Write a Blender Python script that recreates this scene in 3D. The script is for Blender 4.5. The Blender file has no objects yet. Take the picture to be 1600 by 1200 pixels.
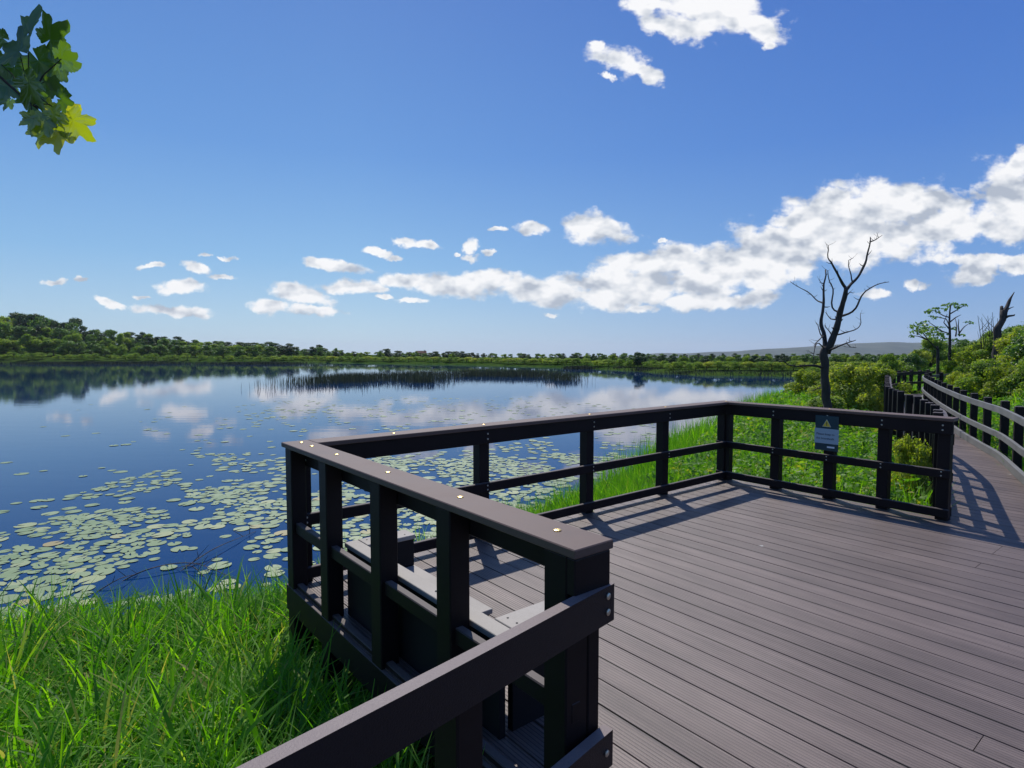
import bpy, bmesh, math, random
import numpy as np
from mathutils import Vector, Matrix, noise as mnoise
R=math.radians
random.seed(7); rng=np.random.default_rng(11)
scene=bpy.context.scene
COL=scene.collection
# ------------------------------------------------------------------ camera
HC=1.806; PITCH=.0565; FPX=928.0
cam_d=bpy.data.cameras.new('camera'); cam=bpy.data.objects.new('camera',cam_d); COL.objects.link(cam)
cam.location=(0,0,HC); cam.rotation_euler=(math.pi/2-PITCH,0,0)
cam_d.sensor_width=36; cam_d.lens=36*FPX/1600; cam_d.clip_start=.05; cam_d.clip_end=20000
scene.camera=cam
scene.view_settings.view_transform='Standard'; scene.view_settings.look='None'
scene.view_settings.exposure=0.0; scene.view_settings.gamma=1.0
scene.cycles.max_bounces=8; scene.cycles.transparent_max_bounces=8
# photo pixel (1600 wide) -> sight direction / ground point
def sight(x,y):
    X=(x-800)/FPX; Y=(y-600)/FPX
    return (X, math.cos(PITCH)-Y*math.sin(PITCH), -math.sin(PITCH)-Y*math.cos(PITCH))
def un(x,y,z=0.0):
    v=sight(x,y); t=(z-HC)/v[2]; return Vector((v[0]*t,v[1]*t,z))
def at(x,y,Y):
    v=sight(x,y); t=Y/v[1]; return Vector((v[0]*t,Y,HC+v[2]*t))
def px(P):
    z=P[2]-HC; d=P[1]*math.cos(PITCH)-z*math.sin(PITCH); u=P[1]*math.sin(PITCH)+z*math.cos(PITCH)
    return 800+FPX*P[0]/d, 600-FPX*u/d
# ------------------------------------------------------------------ sun + sky
SUN_AZ=R(-9.5); SUN_EL=R(51)
SD=Vector((math.sin(SUN_AZ)*math.cos(SUN_EL), math.cos(SUN_AZ)*math.cos(SUN_EL), math.sin(SUN_EL)))
sl=bpy.data.lights.new('sun','SUN'); sl.energy=4.2; sl.angle=R(.55); sl.color=(1,.95,.88)
so=bpy.data.objects.new('sun',sl); COL.objects.link(so)
so.rotation_euler=SD.to_track_quat('Z','Y').to_euler()
CLOUDS=[(1110,14,105,36,8),(1010,6,34,18,0),(1190,42,48,24,20),(1202,70,18,9,0),(1060,40,60,25,12),
(970,92,44,22,18),(1015,115,34,14,20),(938,72,10,8,0),(945,120,12,7,0),
(932,357,60,25,6),(905,350,30,16,0),(832,357,30,9,0),(778,358,16,4,0),(1035,376,8,4,0),
(525,415,56,10,8),(500,411,30,9,0),(630,378,26,8,8),(668,383,20,6,8),(592,394,22,7,10),(618,402,14,5,0),(733,386,13,14,10),(735,402,18,8,0),(762,394,12,6,0),(715,398,8,4,0),
(280,449,42,12,2),(308,417,24,8,10),(243,417,24,5,0),(318,399,16,4,0),(356,404,18,4,0),(352,432,22,4,3),(87,439,22,5,0),(129,437,14,4,0),(175,476,22,8,22),(272,486,58,11,4),(222,463,14,3,0),
(470,462,58,15,10),(545,448,50,13,0),(425,478,36,12,5),(455,450,34,12,10),(490,484,50,9,5),(585,452,20,6,0),
(640,436,48,13,0),(700,446,80,18,4),(765,438,46,20,0),(850,456,80,24,4),(930,440,80,24,-5),(960,464,100,22,0),(1000,480,30,9,0),(640,468,30,5,5),(600,463,14,4,0),(860,492,18,5,0),(820,448,60,22,0),
(1000,408,60,15,-4),(1050,408,100,26,-8),(1100,435,120,34,-8),(1190,405,150,46,-10),(1085,470,60,17,0),(1170,468,50,16,-10),(1000,445,90,28,0),
(1300,352,120,48,-8),(1400,318,125,40,2),(1350,375,160,46,-4),(1490,348,120,36,-4),(1580,300,60,60,-20),(1600,255,40,26,-20),(1575,362,60,26,0),(1240,345,60,14,-4),(1220,380,90,34,0),(1300,315,50,22,-10),
(1525,427,46,18,-8),(1545,406,70,10,0),(1595,420,34,14,0),(1432,445,20,8,0),(1366,460,30,9,0)]
def build_world():
    w=bpy.data.worlds.new('World'); scene.world=w; w.use_nodes=True
    nt=w.node_tree; N=nt.nodes; L=nt.links; N.clear()
    def nd(t,**k):
        n=N.new(t)
        for a,b in k.items(): setattr(n,a,b)
        return n
    def mth(op,a,b=None,clamp=False):
        n=nd('ShaderNodeMath',operation=op); n.use_clamp=clamp
        for i,v in enumerate((a,b)):
            if v is None: continue
            if isinstance(v,(int,float)): n.inputs[i].default_value=v
            else: L.new(v,n.inputs[i])
        return n.outputs[0]
    out=nd('ShaderNodeOutputWorld'); bg=nd('ShaderNodeBackground'); L.new(bg.outputs[0],out.inputs[0])
    sky=nd('ShaderNodeTexSky',sky_type='NISHITA'); sky.sun_disc=False; sky.sun_elevation=SUN_EL; sky.sun_rotation=SUN_AZ
    sky.air_density=1.0; sky.dust_density=.35; sky.ozone_density=2.2; sky.altitude=50
    sc0=nd('ShaderNodeVectorMath',operation='SCALE'); sc0.inputs['Scale'].default_value=.09; L.new(sky.outputs[0],sc0.inputs[0])
    gt=nd('ShaderNodeTexCoord'); gs=nd('ShaderNodeSeparateXYZ'); L.new(gt.outputs['Generated'],gs.inputs[0])
    gr=nd('ShaderNodeValToRGB'); L.new(gs.outputs[2],gr.inputs[0]); E_=gr.color_ramp.elements
    E_[0].position=0.0; E_[0].color=(.44,.64,.82,1); E_[1].position=1.0; E_[1].color=(.04,.14,.50,1)
    for p_,c_ in ((.05,(.37,.59,.82)),(.14,(.23,.48,.81)),(.30,(.118,.32,.74)),(.5,(.075,.225,.64))): q_=E_.new(p_); q_.color=(*c_,1)
    sc=nd('ShaderNodeMix',data_type='RGBA'); sc.inputs[0].default_value=.80; L.new(sc0.outputs[0],sc.inputs[6]); L.new(gr.outputs[0],sc.inputs[7])
    tc=nd('ShaderNodeTexCoord'); sx=nd('ShaderNodeSeparateXYZ'); L.new(tc.outputs['Generated'],sx.inputs[0])
    y=mth('MAXIMUM',sx.outputs[1],.05); u=mth('DIVIDE',sx.outputs[0],y); v=mth('DIVIDE',sx.outputs[2],y)
    P=nd('ShaderNodeCombineXYZ'); L.new(u,P.inputs[0]); L.new(v,P.inputs[1])
    # domain warp makes ragged outlines
    nz=nd('ShaderNodeTexNoise'); nz.inputs['Scale'].default_value=26; nz.inputs['Detail'].default_value=5; nz.inputs['Roughness'].default_value=.62
    L.new(P.outputs[0],nz.inputs['Vector'])
    off=nd('ShaderNodeVectorMath',operation='SUBTRACT'); L.new(nz.outputs['Color'],off.inputs[0]); off.inputs[1].default_value=(.5,.5,.5)
    offs=nd('ShaderNodeVectorMath',operation='MULTIPLY'); L.new(off.outputs[0],offs.inputs[0]); offs.inputs[1].default_value=(.045,.026,0)
    WP=nd('ShaderNodeVectorMath',operation='ADD'); L.new(P.outputs[0],WP.inputs[0]); L.new(offs.outputs[0],WP.inputs[1])
    acc=None
    for (cx,cy,rx,ry,a) in CLOUDS:
        d=sight(cx,cy); m=nd('ShaderNodeMapping',vector_type='TEXTURE')
        m.inputs['Location'].default_value=(d[0]/d[1],d[2]/d[1],0); m.inputs['Rotation'].default_value=(0,0,R(-a))
        m.inputs['Scale'].default_value=(rx*1.05/FPX,ry*1.05/FPX,1); 
        if acc is None: L.new(WP.outputs[0],m.inputs['Vector'])
        else:   # a vanishing link to the previous blob keeps the shader stack small
            q=nd('ShaderNodeVectorMath',operation='MULTIPLY_ADD'); L.new(acc,q.inputs[0]); q.inputs[1].default_value=(1e-8,1e-8,0); L.new(WP.outputs[0],q.inputs[2]); L.new(q.outputs[0],m.inputs['Vector'])
        ln=nd('ShaderNodeVectorMath',operation='LENGTH'); L.new(m.outputs[0],ln.inputs[0])
        acc=ln.outputs['Value'] if acc is None else mth('MINIMUM',acc,ln.outputs['Value'])
    def fbm(vec,scale,det=6,rough=.6):
        n=nd('ShaderNodeTexNoise'); n.inputs['Scale'].default_value=scale; n.inputs['Detail'].default_value=det; n.inputs['Roughness'].default_value=rough
        L.new(vec,n.inputs['Vector']); return n.outputs['Fac']
    st=nd('ShaderNodeVectorMath',operation='MULTIPLY'); L.new(P.outputs[0],st.inputs[0]); st.inputs[1].default_value=(1,1.5,1)
    n1=fbm(st.outputs[0],20,6,.56); n1s=fbm(st.outputs[0],15,3,.5)
    up=nd('ShaderNodeVectorMath',operation='ADD'); L.new(st.outputs[0],up.inputs[0]); up.inputs[1].default_value=(-.006,.026,0)
    n2=fbm(up.outputs[0],15,3,.5)
    dens=mth('ADD',mth('SUBTRACT',1.0,acc),mth('MULTIPLY',mth('SUBTRACT',n1,.5),1.9))
    front=mth('GREATER_THAN',sx.outputs[1],.12)
    # rest of the sky (sides, overhead and behind): scattered cumulus from noise
    zz=mth('MAXIMUM',sx.outputs[2],.04); Q=nd('ShaderNodeCombineXYZ'); L.new(mth('DIVIDE',sx.outputs[0],zz),Q.inputs[0]); L.new(mth('DIVIDE',sx.outputs[1],zz),Q.inputs[1])
    back=mth('MULTIPLY',mth('SUBTRACT',fbm(Q.outputs[0],1.1,9,.55),.60),6.0)
    back=mth('MINIMUM',back,1.0)
    dsum=mth('ADD',mth('MULTIPLY',dens,front),mth('MULTIPLY',back,mth('SUBTRACT',1.0,front)))
    mr=nd('ShaderNodeMapRange',interpolation_type='SMOOTHSTEP'); L.new(dsum,mr.inputs['Value']); mr.inputs['From Min'].default_value=-.05; mr.inputs['From Max'].default_value=.42
    above=mth('GREATER_THAN',sx.outputs[2],-.03); mask=mth('MULTIPLY',mth('MULTIPLY',mr.outputs[0],above),.97)
    lit=mth('ADD',.80,mth('ADD',mth('MULTIPLY',mth('SUBTRACT',n1s,n2),3.4),mth('MULTIPLY',mth('SUBTRACT',n1,.5),.5)))
    thick=mth('MULTIPLY',mth('SUBTRACT',dsum,.50),.30)
    lit=mth('SUBTRACT',lit,mth('MAXIMUM',thick,0.0))
    # clouds nearer overhead are brighter
    lit=mth('ADD',lit,mth('MULTIPLY',mth('MAXIMUM',mth('SUBTRACT',v,.3),0),1.4),clamp=True)
    cr=nd('ShaderNodeValToRGB'); cr.color_ramp.elements[0].position=.25; cr.color_ramp.elements[0].color=(.46,.51,.60,1)
    cr.color_ramp.elements[1].position=1.0; cr.color_ramp.elements[1].color=(.98,.98,.99,1)
    e=cr.color_ramp.elements.new(.62); e.color=(.74,.77,.82,1); L.new(lit,cr.inputs[0])
    mx=nd('ShaderNodeMix',data_type='RGBA'); L.new(mask,mx.inputs[0]); rx_=nd('ShaderNodeMapRange'); L.new(sx.outputs[0],rx_.inputs['Value']); rx_.inputs['From Min'].default_value=-.25; rx_.inputs['From Max'].default_value=.55
    tint=nd('ShaderNodeMix',data_type='RGBA',blend_type='MULTIPLY'); L.new(rx_.outputs[0],tint.inputs[0]); L.new(sc.outputs[2],tint.inputs[6]); tint.inputs[7].default_value=(.66,.72,.91,1)
    L.new(tint.outputs[2],mx.inputs[6]); L.new(cr.outputs[0],mx.inputs[7])
    L.new(mx.outputs[2],bg.inputs[0]); bg.inputs[1].default_value=1.0
    w.cycles.sampling_method='MANUAL'; w.cycles.sample_map_resolution=512
build_world()
# ------------------------------------------------------------------ helpers
def tag(o,label=None,cat=None,group=None,kind=None):
    if label: o['label']=label
    if cat: o['category']=cat
    if group: o['group']=group
    if kind: o['kind']=kind
    return o
def empty(name,loc=(0,0,0),rz=0,**k):
    o=bpy.data.objects.new(name,None); o.location=loc; o.rotation_euler=(0,0,rz); o.empty_display_size=.2; COL.objects.link(o); return tag(o,**k)
def mesh_obj(name,verts,faces,mat,parent=None,smooth=False,uv=None,var=None,mats=None,midx=None):
    me=bpy.data.meshes.new(name); me.from_pydata([tuple(v) for v in verts],[],faces); 
    if mat: me.materials.append(mat)
    for m in (mats or []): me.materials.append(m)
    if midx is not None: me.polygons.foreach_set('material_index',np.asarray(midx,dtype=np.int32))
    if smooth: me.polygons.foreach_set('use_smooth',[True]*len(me.polygons))
    me.update(); o=bpy.data.objects.new(name,me); COL.objects.link(o)
    if parent: o.parent=parent
    return o
def np_mesh(name,V,F,mats,parent=None,var=None,midx=None,smooth=False):
    """V (n,3), F (m,k) equal sized faces; var = per face random value stored as attribute."""
    V=np.asarray(V,dtype=np.float32); F=np.asarray(F,dtype=np.int32); m,k=F.shape
    me=bpy.data.meshes.new(name); me.vertices.add(len(V)); me.vertices.foreach_set('co',V.ravel())
    me.loops.add(m*k); me.loops.foreach_set('vertex_index',F.ravel())
    me.polygons.add(m); me.polygons.foreach_set('loop_start',np.arange(0,m*k,k,dtype=np.int32)); me.polygons.foreach_set('loop_total',np.full(m,k,dtype=np.int32))
    for mt in mats: me.materials.append(mt)
    if midx is not None: me.polygons.foreach_set('material_index',np.asarray(midx,dtype=np.int32))
    if smooth: me.polygons.foreach_set('use_smooth',np.ones(m,dtype=bool))
    if var is not None:
        a=me.attributes.new('var','FLOAT','FACE'); a.data.foreach_set('value',np.asarray(var,dtype=np.float32))
    me.update(calc_edges=True); me.validate()
    o=bpy.data.objects.new(name,me); COL.objects.link(o)
    if parent: o.parent=parent
    return o
class MB:
    """collects chamfered boxes in one bmesh"""
    def __init__(s): s.bm=bmesh.new()
    def box(s,x0,x1,y0,y1,z0,z1,bev=.004,M=None):
        r=bmesh.ops.create_cube(s.bm,size=1); vs=r['verts']
        T=Matrix.Translation(((x0+x1)/2,(y0+y1)/2,(z0+z1)/2))@Matrix.Diagonal((abs(x1-x0),abs(y1-y0),abs(z1-z0),1))
        bmesh.ops.transform(s.bm,matrix=T,verts=vs)
        if bev:
            es=list({e for v in vs for e in v.link_edges})
            g=bmesh.ops.bevel(s.bm,geom=es,offset=bev,segments=1,affect='EDGES',profile=.5)
            vs=list({v for f in g['faces'] for v in f.verts}|{v for v in vs if v.is_valid})
        if M is not None: bmesh.ops.transform(s.bm,matrix=M,verts=vs)
        return s
    def out(s,name,mat,parent=None):
        me=bpy.data.meshes.new(name); s.bm.to_mesh(me); s.bm.free(); me.materials.append(mat)
        o=bpy.data.objects.new(name,me); COL.objects.link(o)
        if parent: o.parent=parent
        return o
def tube(pts,radii,segs=8,seed=0,rough=0.0,V=None,F=None,cap=True):
    V=[] if V is None else V; F=[] if F is None else F
    pts=[Vector(p) for p in pts]; base=len(V); n=len(pts); prev=None
    for i,p in enumerate(pts):
        t=(pts[min(i+1,n-1)]-pts[max(i-1,0)]).normalized()
        if prev is None:
            a=Vector((0,0,1)) if abs(t.z)<.9 else Vector((1,0,0)); s=t.cross(a).normalized()
        else: s=(prev-t*prev.dot(t)).normalized()
        prev=s; b=t.cross(s)
        for k in range(segs):
            an=2*math.pi*k/segs; r=radii[i]*(1+rough*mnoise.noise(Vector((p.x*4+seed,p.z*4+k*1.3,p.y*4))))
            V.append(p+(s*math.cos(an)+b*math.sin(an))*r)
    for i in range(n-1):
        for k in range(segs):
            a=base+i*segs+k; b_=base+i*segs+(k+1)%segs
            F.append((a,b_,b_+segs,a+segs))
    if cap:
        F.append(tuple(base+k for k in range(segs))[::-1]); F.append(tuple(base+(n-1)*segs+k for k in range(segs)))
    return V,F
def spline(pts,step):
    """catmull-rom resample"""
    P=[Vector(p) for p in pts]; P=[P[0]*2-P[1]]+P+[P[-1]*2-P[-2]]; out=[]
    for i in range(1,len(P)-2):
        n=max(1,int((P[i+1]-P[i]).length/step))
        for k in range(n):
            t=k/n; a,b,c,d=P[i-1],P[i],P[i+1],P[i+2]
            out.append(.5*((2*b)+(-a+c)*t+(2*a-5*b+4*c-d)*t*t+(-a+3*b-3*c+d)*t**3))
    out.append(P[-2]); return out
# ------------------------------------------------------------------ materials
def mat(name):
    m=bpy.data.materials.new(name); m.use_nodes=True; nt=m.node_tree; b=nt.nodes['Principled BSDF']; return m,nt,b
def lk(nt,a,b): nt.links.new(a,b)
def node(nt,t,**k):
    n=nt.nodes.new(t)
    for a,b in k.items():
        if a.startswith('i_'): n.inputs[a[2:].replace('_',' ')].default_value=b
        else: setattr(n,a,b)
    return n
def ramp(nt,fac,stops):
    r=node(nt,'ShaderNodeValToRGB'); e=r.color_ramp.elements
    e[0].position,e[0].color=stops[0][0],(*stops[0][1],1); e[1].position,e[1].color=stops[-1][0],(*stops[-1][1],1)
    for p,c in stops[1:-1]: q=e.new(p); q.color=(*c,1)
    lk(nt,fac,r.inputs[0]); return r.outputs[0]
def plastic(name,base,light,rough=.42,grain=55,bump=.25,stain=.5,spec=.5,sunlit_top=None):
    m,nt,b=mat(name); b.inputs['Specular IOR Level'].default_value=spec; tc=node(nt,'ShaderNodeTexCoord')
    n1=node(nt,'ShaderNodeTexNoise',i_Scale=3.0,i_Detail=6.0,i_Roughness=.6); lk(nt,tc.outputs['Object'],n1.inputs['Vector'])
    n2=node(nt,'ShaderNodeTexNoise',i_Scale=float(grain*4),i_Detail=3.0,i_Roughness=.7); lk(nt,tc.outputs['Object'],n2.inputs['Vector'])
    mx=node(nt,'ShaderNodeMath',operation='MULTIPLY_ADD'); lk(nt,n2.outputs['Fac'],mx.inputs[0]); mx.inputs[1].default_value=stain; lk(nt,n1.outputs['Fac'],mx.inputs[2])
    c=ramp(nt,mx.outputs[0],[(.35,base),(.95,light)]); 
    if sunlit_top:  # sunlight on upward faces put into the base colour, paler and speckled
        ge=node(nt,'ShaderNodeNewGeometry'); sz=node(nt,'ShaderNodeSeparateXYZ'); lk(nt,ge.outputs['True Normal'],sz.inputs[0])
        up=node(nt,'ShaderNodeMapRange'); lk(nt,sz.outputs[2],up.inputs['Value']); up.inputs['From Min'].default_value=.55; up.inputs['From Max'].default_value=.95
        sun_col=ramp(nt,mx.outputs[0],[(.3,tuple(v*.5 for v in sunlit_top)),(.95,tuple(v*1.6 for v in sunlit_top))])
        sun_mix=node(nt,'ShaderNodeMix',data_type='RGBA'); lk(nt,up.outputs[0],sun_mix.inputs[0]); lk(nt,c,sun_mix.inputs[6]); lk(nt,sun_col,sun_mix.inputs[7]); c=sun_mix.outputs[2]
    lk(nt,c,b.inputs['Base Color'])
    rr=node(nt,'ShaderNodeMapRange'); lk(nt,n1.outputs['Fac'],rr.inputs['Value']); rr.inputs['To Min'].default_value=rough-.08; rr.inputs['To Max'].default_value=rough+.15; lk(nt,rr.outputs[0],b.inputs['Roughness'])
    bp=node(nt,'ShaderNodeBump',i_Strength=bump,i_Distance=.002); lk(nt,n2.outputs['Fac'],bp.inputs['Height']); lk(nt,bp.outputs[0],b.inputs['Normal'])
    return m
M_dark=plastic('dark_brown_plastic',(.005,.003,.0035),(.016,.010,.011),rough=.50,spec=.20,sunlit_top=(.085,.07,.064))
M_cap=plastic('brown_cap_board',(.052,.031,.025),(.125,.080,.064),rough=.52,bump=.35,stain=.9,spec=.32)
M_fgrey=plastic('weathered_grey_rail',(.11,.11,.105),(.21,.21,.20),rough=.6,spec=.3)
M_bench=plastic('pale_weathered_plank',(.20,.18,.155),(.36,.33,.29),rough=.6,grain=30,stain=.5)
M_panel=plastic('shaded_panel',(.006,.006,.007),(.014,.013,.014),rough=.6,spec=.2)  # near-black colour paints in the shade on bench faces; screws share it
def metal():
    m,nt,b=mat('galvanised_bolt'); b.inputs['Base Color'].default_value=(.55,.53,.45,1); b.inputs['Metallic'].default_value=.9; b.inputs['Roughness'].default_value=.35; return m
M_bolt=metal()
m_,nt_,b_=mat('brass_bolt'); b_.inputs['Base Color'].default_value=(.75,.55,.22,1); b_.inputs['Metallic'].default_value=.9; b_.inputs['Roughness'].default_value=.35; M_brass=m_
def deck_mat():
    m,nt,b=mat('ribbed_decking'); uv=node(nt,'ShaderNodeUVMap',uv_map='UVMap'); sx=node(nt,'ShaderNodeSeparateXYZ'); lk(nt,uv.outputs[0],sx.inputs[0])
    def M(op,a,b_=None):
        n=node(nt,'ShaderNodeMath',operation=op)
        for i,v in enumerate((a,b_)):
            if v is None: continue
            if isinstance(v,(int,float)): n.inputs[i].default_value=v
            else: lk(nt,v,n.inputs[i])
        return n.outputs[0]
    rib=M('SINE',M('MULTIPLY',sx.outputs[0],2*math.pi/.0206))
    idx=M('FLOOR',M('DIVIDE',sx.outputs[0],.175)); wn=node(nt,'ShaderNodeTexWhiteNoise',noise_dimensions='1D'); lk(nt,idx,wn.inputs['W'])
    st=node(nt,'ShaderNodeCombineXYZ'); lk(nt,M('MULTIPLY',sx.outputs[0],14.0),st.inputs[0]); lk(nt,M('MULTIPLY',sx.outputs[1],1.6),st.inputs[1]); lk(nt,M('MULTIPLY',idx,7.3),st.inputs[2])
    n1=node(nt,'ShaderNodeTexNoise',i_Scale=1.0,i_Detail=6.0,i_Roughness=.65); lk(nt,st.outputs[0],n1.inputs['Vector'])
    tc=node(nt,'ShaderNodeTexCoord'); n2=node(nt,'ShaderNodeTexNoise',i_Scale=1.1,i_Detail=4.0); lk(nt,tc.outputs['Object'],n2.inputs['Vector'])
    n3=node(nt,'ShaderNodeTexNoise',i_Scale=160.0,i_Detail=3.0,i_Roughness=.7); lk(nt,tc.outputs['Object'],n3.inputs['Vector'])
    f=M('ADD',M('ADD',M('MULTIPLY',n1.outputs['Fac'],.50),M('MULTIPLY',wn.outputs[0],.14)),M('ADD',M('MULTIPLY',n2.outputs['Fac'],.34),M('MULTIPLY',n3.outputs['Fac'],.22)))
    c=ramp(nt,f,[(.36,(.070,.049,.041)),(.60,(.142,.104,.088)),(.84,(.240,.182,.155))])
    # darker colour in the grooves between the ribs
    g=node(nt,'ShaderNodeMapRange'); lk(nt,rib,g.inputs['Value']); g.inputs['From Min'].default_value=-1; g.inputs['From Max'].default_value=-.45; g.inputs['To Min'].default_value=.38; g.inputs['To Max'].default_value=1
    mm=node(nt,'ShaderNodeVectorMath',operation='SCALE'); lk(nt,c,mm.inputs[0]); lk(nt,g.outputs[0],mm.inputs['Scale'])
    vd=node(nt,'ShaderNodeTexVoronoi',i_Scale=9.0); lk(nt,tc.outputs['Object'],vd.inputs['Vector'])
    dk=M('LESS_THAN',M('ADD',vd.outputs['Distance'],M('MULTIPLY',n3.outputs['Fac'],.05)),.062)
    md=node(nt,'ShaderNodeMix',data_type='RGBA'); lk(nt,M('MULTIPLY',dk,.75),md.inputs[0]); lk(nt,mm.outputs[0],md.inputs[6]); md.inputs[7].default_value=(.02,.016,.014,1)
    # a few pale droppings and specks
    vo=node(nt,'ShaderNodeTexVoronoi',i_Scale=1.15); lk(nt,tc.outputs['Object'],vo.inputs['Vector'])
    nn=node(nt,'ShaderNodeTexNoise',i_Scale=60.0); lk(nt,tc.outputs['Object'],nn.inputs['Vector'])
    sp=M('LESS_THAN',M('ADD',vo.outputs['Distance'],M('MULTIPLY',nn.outputs['Fac'],.05)),.052)
    mx=node(nt,'ShaderNodeMix',data_type='RGBA'); lk(nt,M('MULTIPLY',sp,.8),mx.inputs[0]); lk(nt,md.outputs[2],mx.inputs[6]); mx.inputs[7].default_value=(.42,.42,.38,1)
    lk(nt,mx.outputs[2],b.inputs['Base Color']); b.inputs['Roughness'].default_value=.48
    h=M('ADD',M('MULTIPLY',M('MINIMUM',M('ADD',rib,.55),.35),1.0),M('MULTIPLY',n3.outputs['Fac'],.8))
    bp=node(nt,'ShaderNodeBump',i_Strength=.75,i_Distance=.0026); lk(nt,h,bp.inputs['Height']); lk(nt,bp.outputs[0],b.inputs['Normal'])
    return m
M_deck=deck_mat()
def leafmat(name,stops,trans=.45,gloss=.12,rough=.45,tcol=None):
    """thin leaf: diffuse + translucent + a little gloss; colour from per-face var"""
    m=bpy.data.materials.new(name); m.use_nodes=True; nt=m.node_tree; nt.nodes.clear()
    at_=node(nt,'ShaderNodeAttribute',attribute_name='var'); oi=node(nt,'ShaderNodeObjectInfo')
    ad=node(nt,'ShaderNodeMath',operation='MULTIPLY_ADD'); lk(nt,oi.outputs['Random'],ad.inputs[0]); ad.inputs[1].default_value=.30; lk(nt,at_.outputs['Fac'],ad.inputs[2])
    sb=node(nt,'ShaderNodeMath',operation='SUBTRACT'); lk(nt,ad.outputs[0],sb.inputs[0]); sb.inputs[1].default_value=.15
    c=ramp(nt,sb.outputs[0],stops)
    d=node(nt,'ShaderNodeBsdfDiffuse'); t=node(nt,'ShaderNodeBsdfTranslucent'); g=node(nt,'ShaderNodeBsdfGlossy',i_Roughness=rough); g.inputs['Color'].default_value=(.9,.95,.9,1)
    lk(nt,c,d.inputs[0])
    tm=node(nt,'ShaderNodeMix',data_type='RGBA',blend_type='MULTIPLY'); tm.inputs[0].default_value=1.0; lk(nt,c,tm.inputs[6]); tm.inputs[7].default_value=(*(tcol or (1.5,1.6,.45)),1); lk(nt,tm.outputs[2],t.inputs[0])
    m1=node(nt,'ShaderNodeMixShader'); m1.inputs[0].default_value=trans; lk(nt,d.outputs[0],m1.inputs[1]); lk(nt,t.outputs[0],m1.inputs[2])
    m2=node(nt,'ShaderNodeMixShader'); m2.inputs[0].default_value=gloss; lk(nt,m1.outputs[0],m2.inputs[1]); lk(nt,g.outputs[0],m2.inputs[2])
    o=node(nt,'ShaderNodeOutputMaterial'); lk(nt,m2.outputs[0],o.inputs[0]); return m
M_grass=leafmat('grass_blade',[(0,(.030,.115,.004)),(.45,(.090,.27,.008)),(.85,(.22,.43,.018)),(1,(.40,.36,.13))],trans=.60,gloss=.02,rough=.6)
M_herb=leafmat('herb_leaf',[(0,(.045,.13,.010)),(.5,(.11,.26,.018)),(.85,(.20,.35,.035)),(1,(.33,.33,.05))],trans=.5,gloss=.03,rough=.6)
M_umbel=leafmat('flower_head',[(0,(.45,.50,.28)),(1,(.70,.72,.55))],trans=.4,gloss=.03)
M_fol_green=leafmat('green_foliage',[(0,(.036,.09,.013)),(.5,(.095,.19,.024)),(1,(.18,.28,.04))],trans=.45,gloss=.05)
M_fol_dark=leafmat('dark_foliage',[(0,(.018,.048,.016)),(.5,(.042,.092,.024)),(1,(.085,.145,.036))],trans=.36,gloss=.05)
M_fol_light=leafmat('pale_green_foliage',[(0,(.075,.15,.015)),(.5,(.18,.28,.030)),(1,(.32,.38,.06))],trans=.52,gloss=.03,rough=.6)
M_fol_yel=leafmat('yellow_green_foliage',[(0,(.10,.16,.012)),(.5,(.26,.33,.035)),(1,(.45,.44,.08))],trans=.55,gloss=.03,rough=.6)
M_syc=leafmat('sycamore_leaf',[(0,(.022,.065,.020)),(.5,(.035,.085,.020)),(.8,(.10,.17,.02)),(1,(.17,.22,.02))],trans=.55,gloss=.10,rough=.35,tcol=(5.0,3.6,.4))
M_reed=leafmat('reed_stem',[(0,(.016,.020,.020)),(.6,(.034,.042,.030)),(1,(.085,.09,.05))],trans=.15,gloss=.03)
def bark(name,a,b2,sc=14):
    m,nt,b=mat(name); tc=node(nt,'ShaderNodeTexCoord'); mp=node(nt,'ShaderNodeMapping'); mp.inputs['Scale'].default_value=(1,1,.25); lk(nt,tc.outputs['Object'],mp.inputs[0])
    n=node(nt,'ShaderNodeTexNoise',i_Scale=float(sc),i_Detail=8.0,i_Roughness=.7); lk(nt,mp.outputs[0],n.inputs['Vector'])
    lk(nt,ramp(nt,n.outputs['Fac'],[(.3,a),(.75,b2)]),b.inputs['Base Color']); b.inputs['Roughness'].default_value=.85
    bp=node(nt,'ShaderNodeBump',i_Strength=.9,i_Distance=.02); lk(nt,n.outputs['Fac'],bp.inputs['Height']); lk(nt,bp.outputs[0],b.inputs['Normal']); return m
M_bark=bark('dark_bark',(.018,.014,.013),(.06,.048,.042)); M_twig=bark('grey_twig',(.05,.04,.032),(.15,.125,.10),40)
def ground_mat():
    m,nt,b=mat('bank_soil_and_turf'); tc=node(nt,'ShaderNodeTexCoord')
    n=node(nt,'ShaderNodeTexNoise',i_Scale=.8,i_Detail=10.0,i_Roughness=.7); lk(nt,tc.outputs['Object'],n.inputs['Vector'])
    n2=node(nt,'ShaderNodeTexNoise',i_Scale=.03,i_Detail=6.0); lk(nt,tc.outputs['Object'],n2.inputs['Vector'])
    a=node(nt,'ShaderNodeMath',operation='ADD'); lk(nt,n.outputs['Fac'],a.inputs[0]); lk(nt,n2.outputs['Fac'],a.inputs[1])
    lk(nt,ramp(nt,a.outputs[0],[(.7,(.015,.030,.007)),(1.0,(.032,.066,.012)),(1.3,(.06,.10,.02))]),b.inputs['Base Color']); b.inputs['Roughness'].default_value=1; b.inputs['Specular IOR Level'].default_value=0
    bp=node(nt,'ShaderNodeBump',i_Strength=.8,i_Distance=.05); lk(nt,n.outputs['Fac'],bp.inputs['Height']); lk(nt,bp.outputs[0],b.inputs['Normal']); return m
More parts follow.
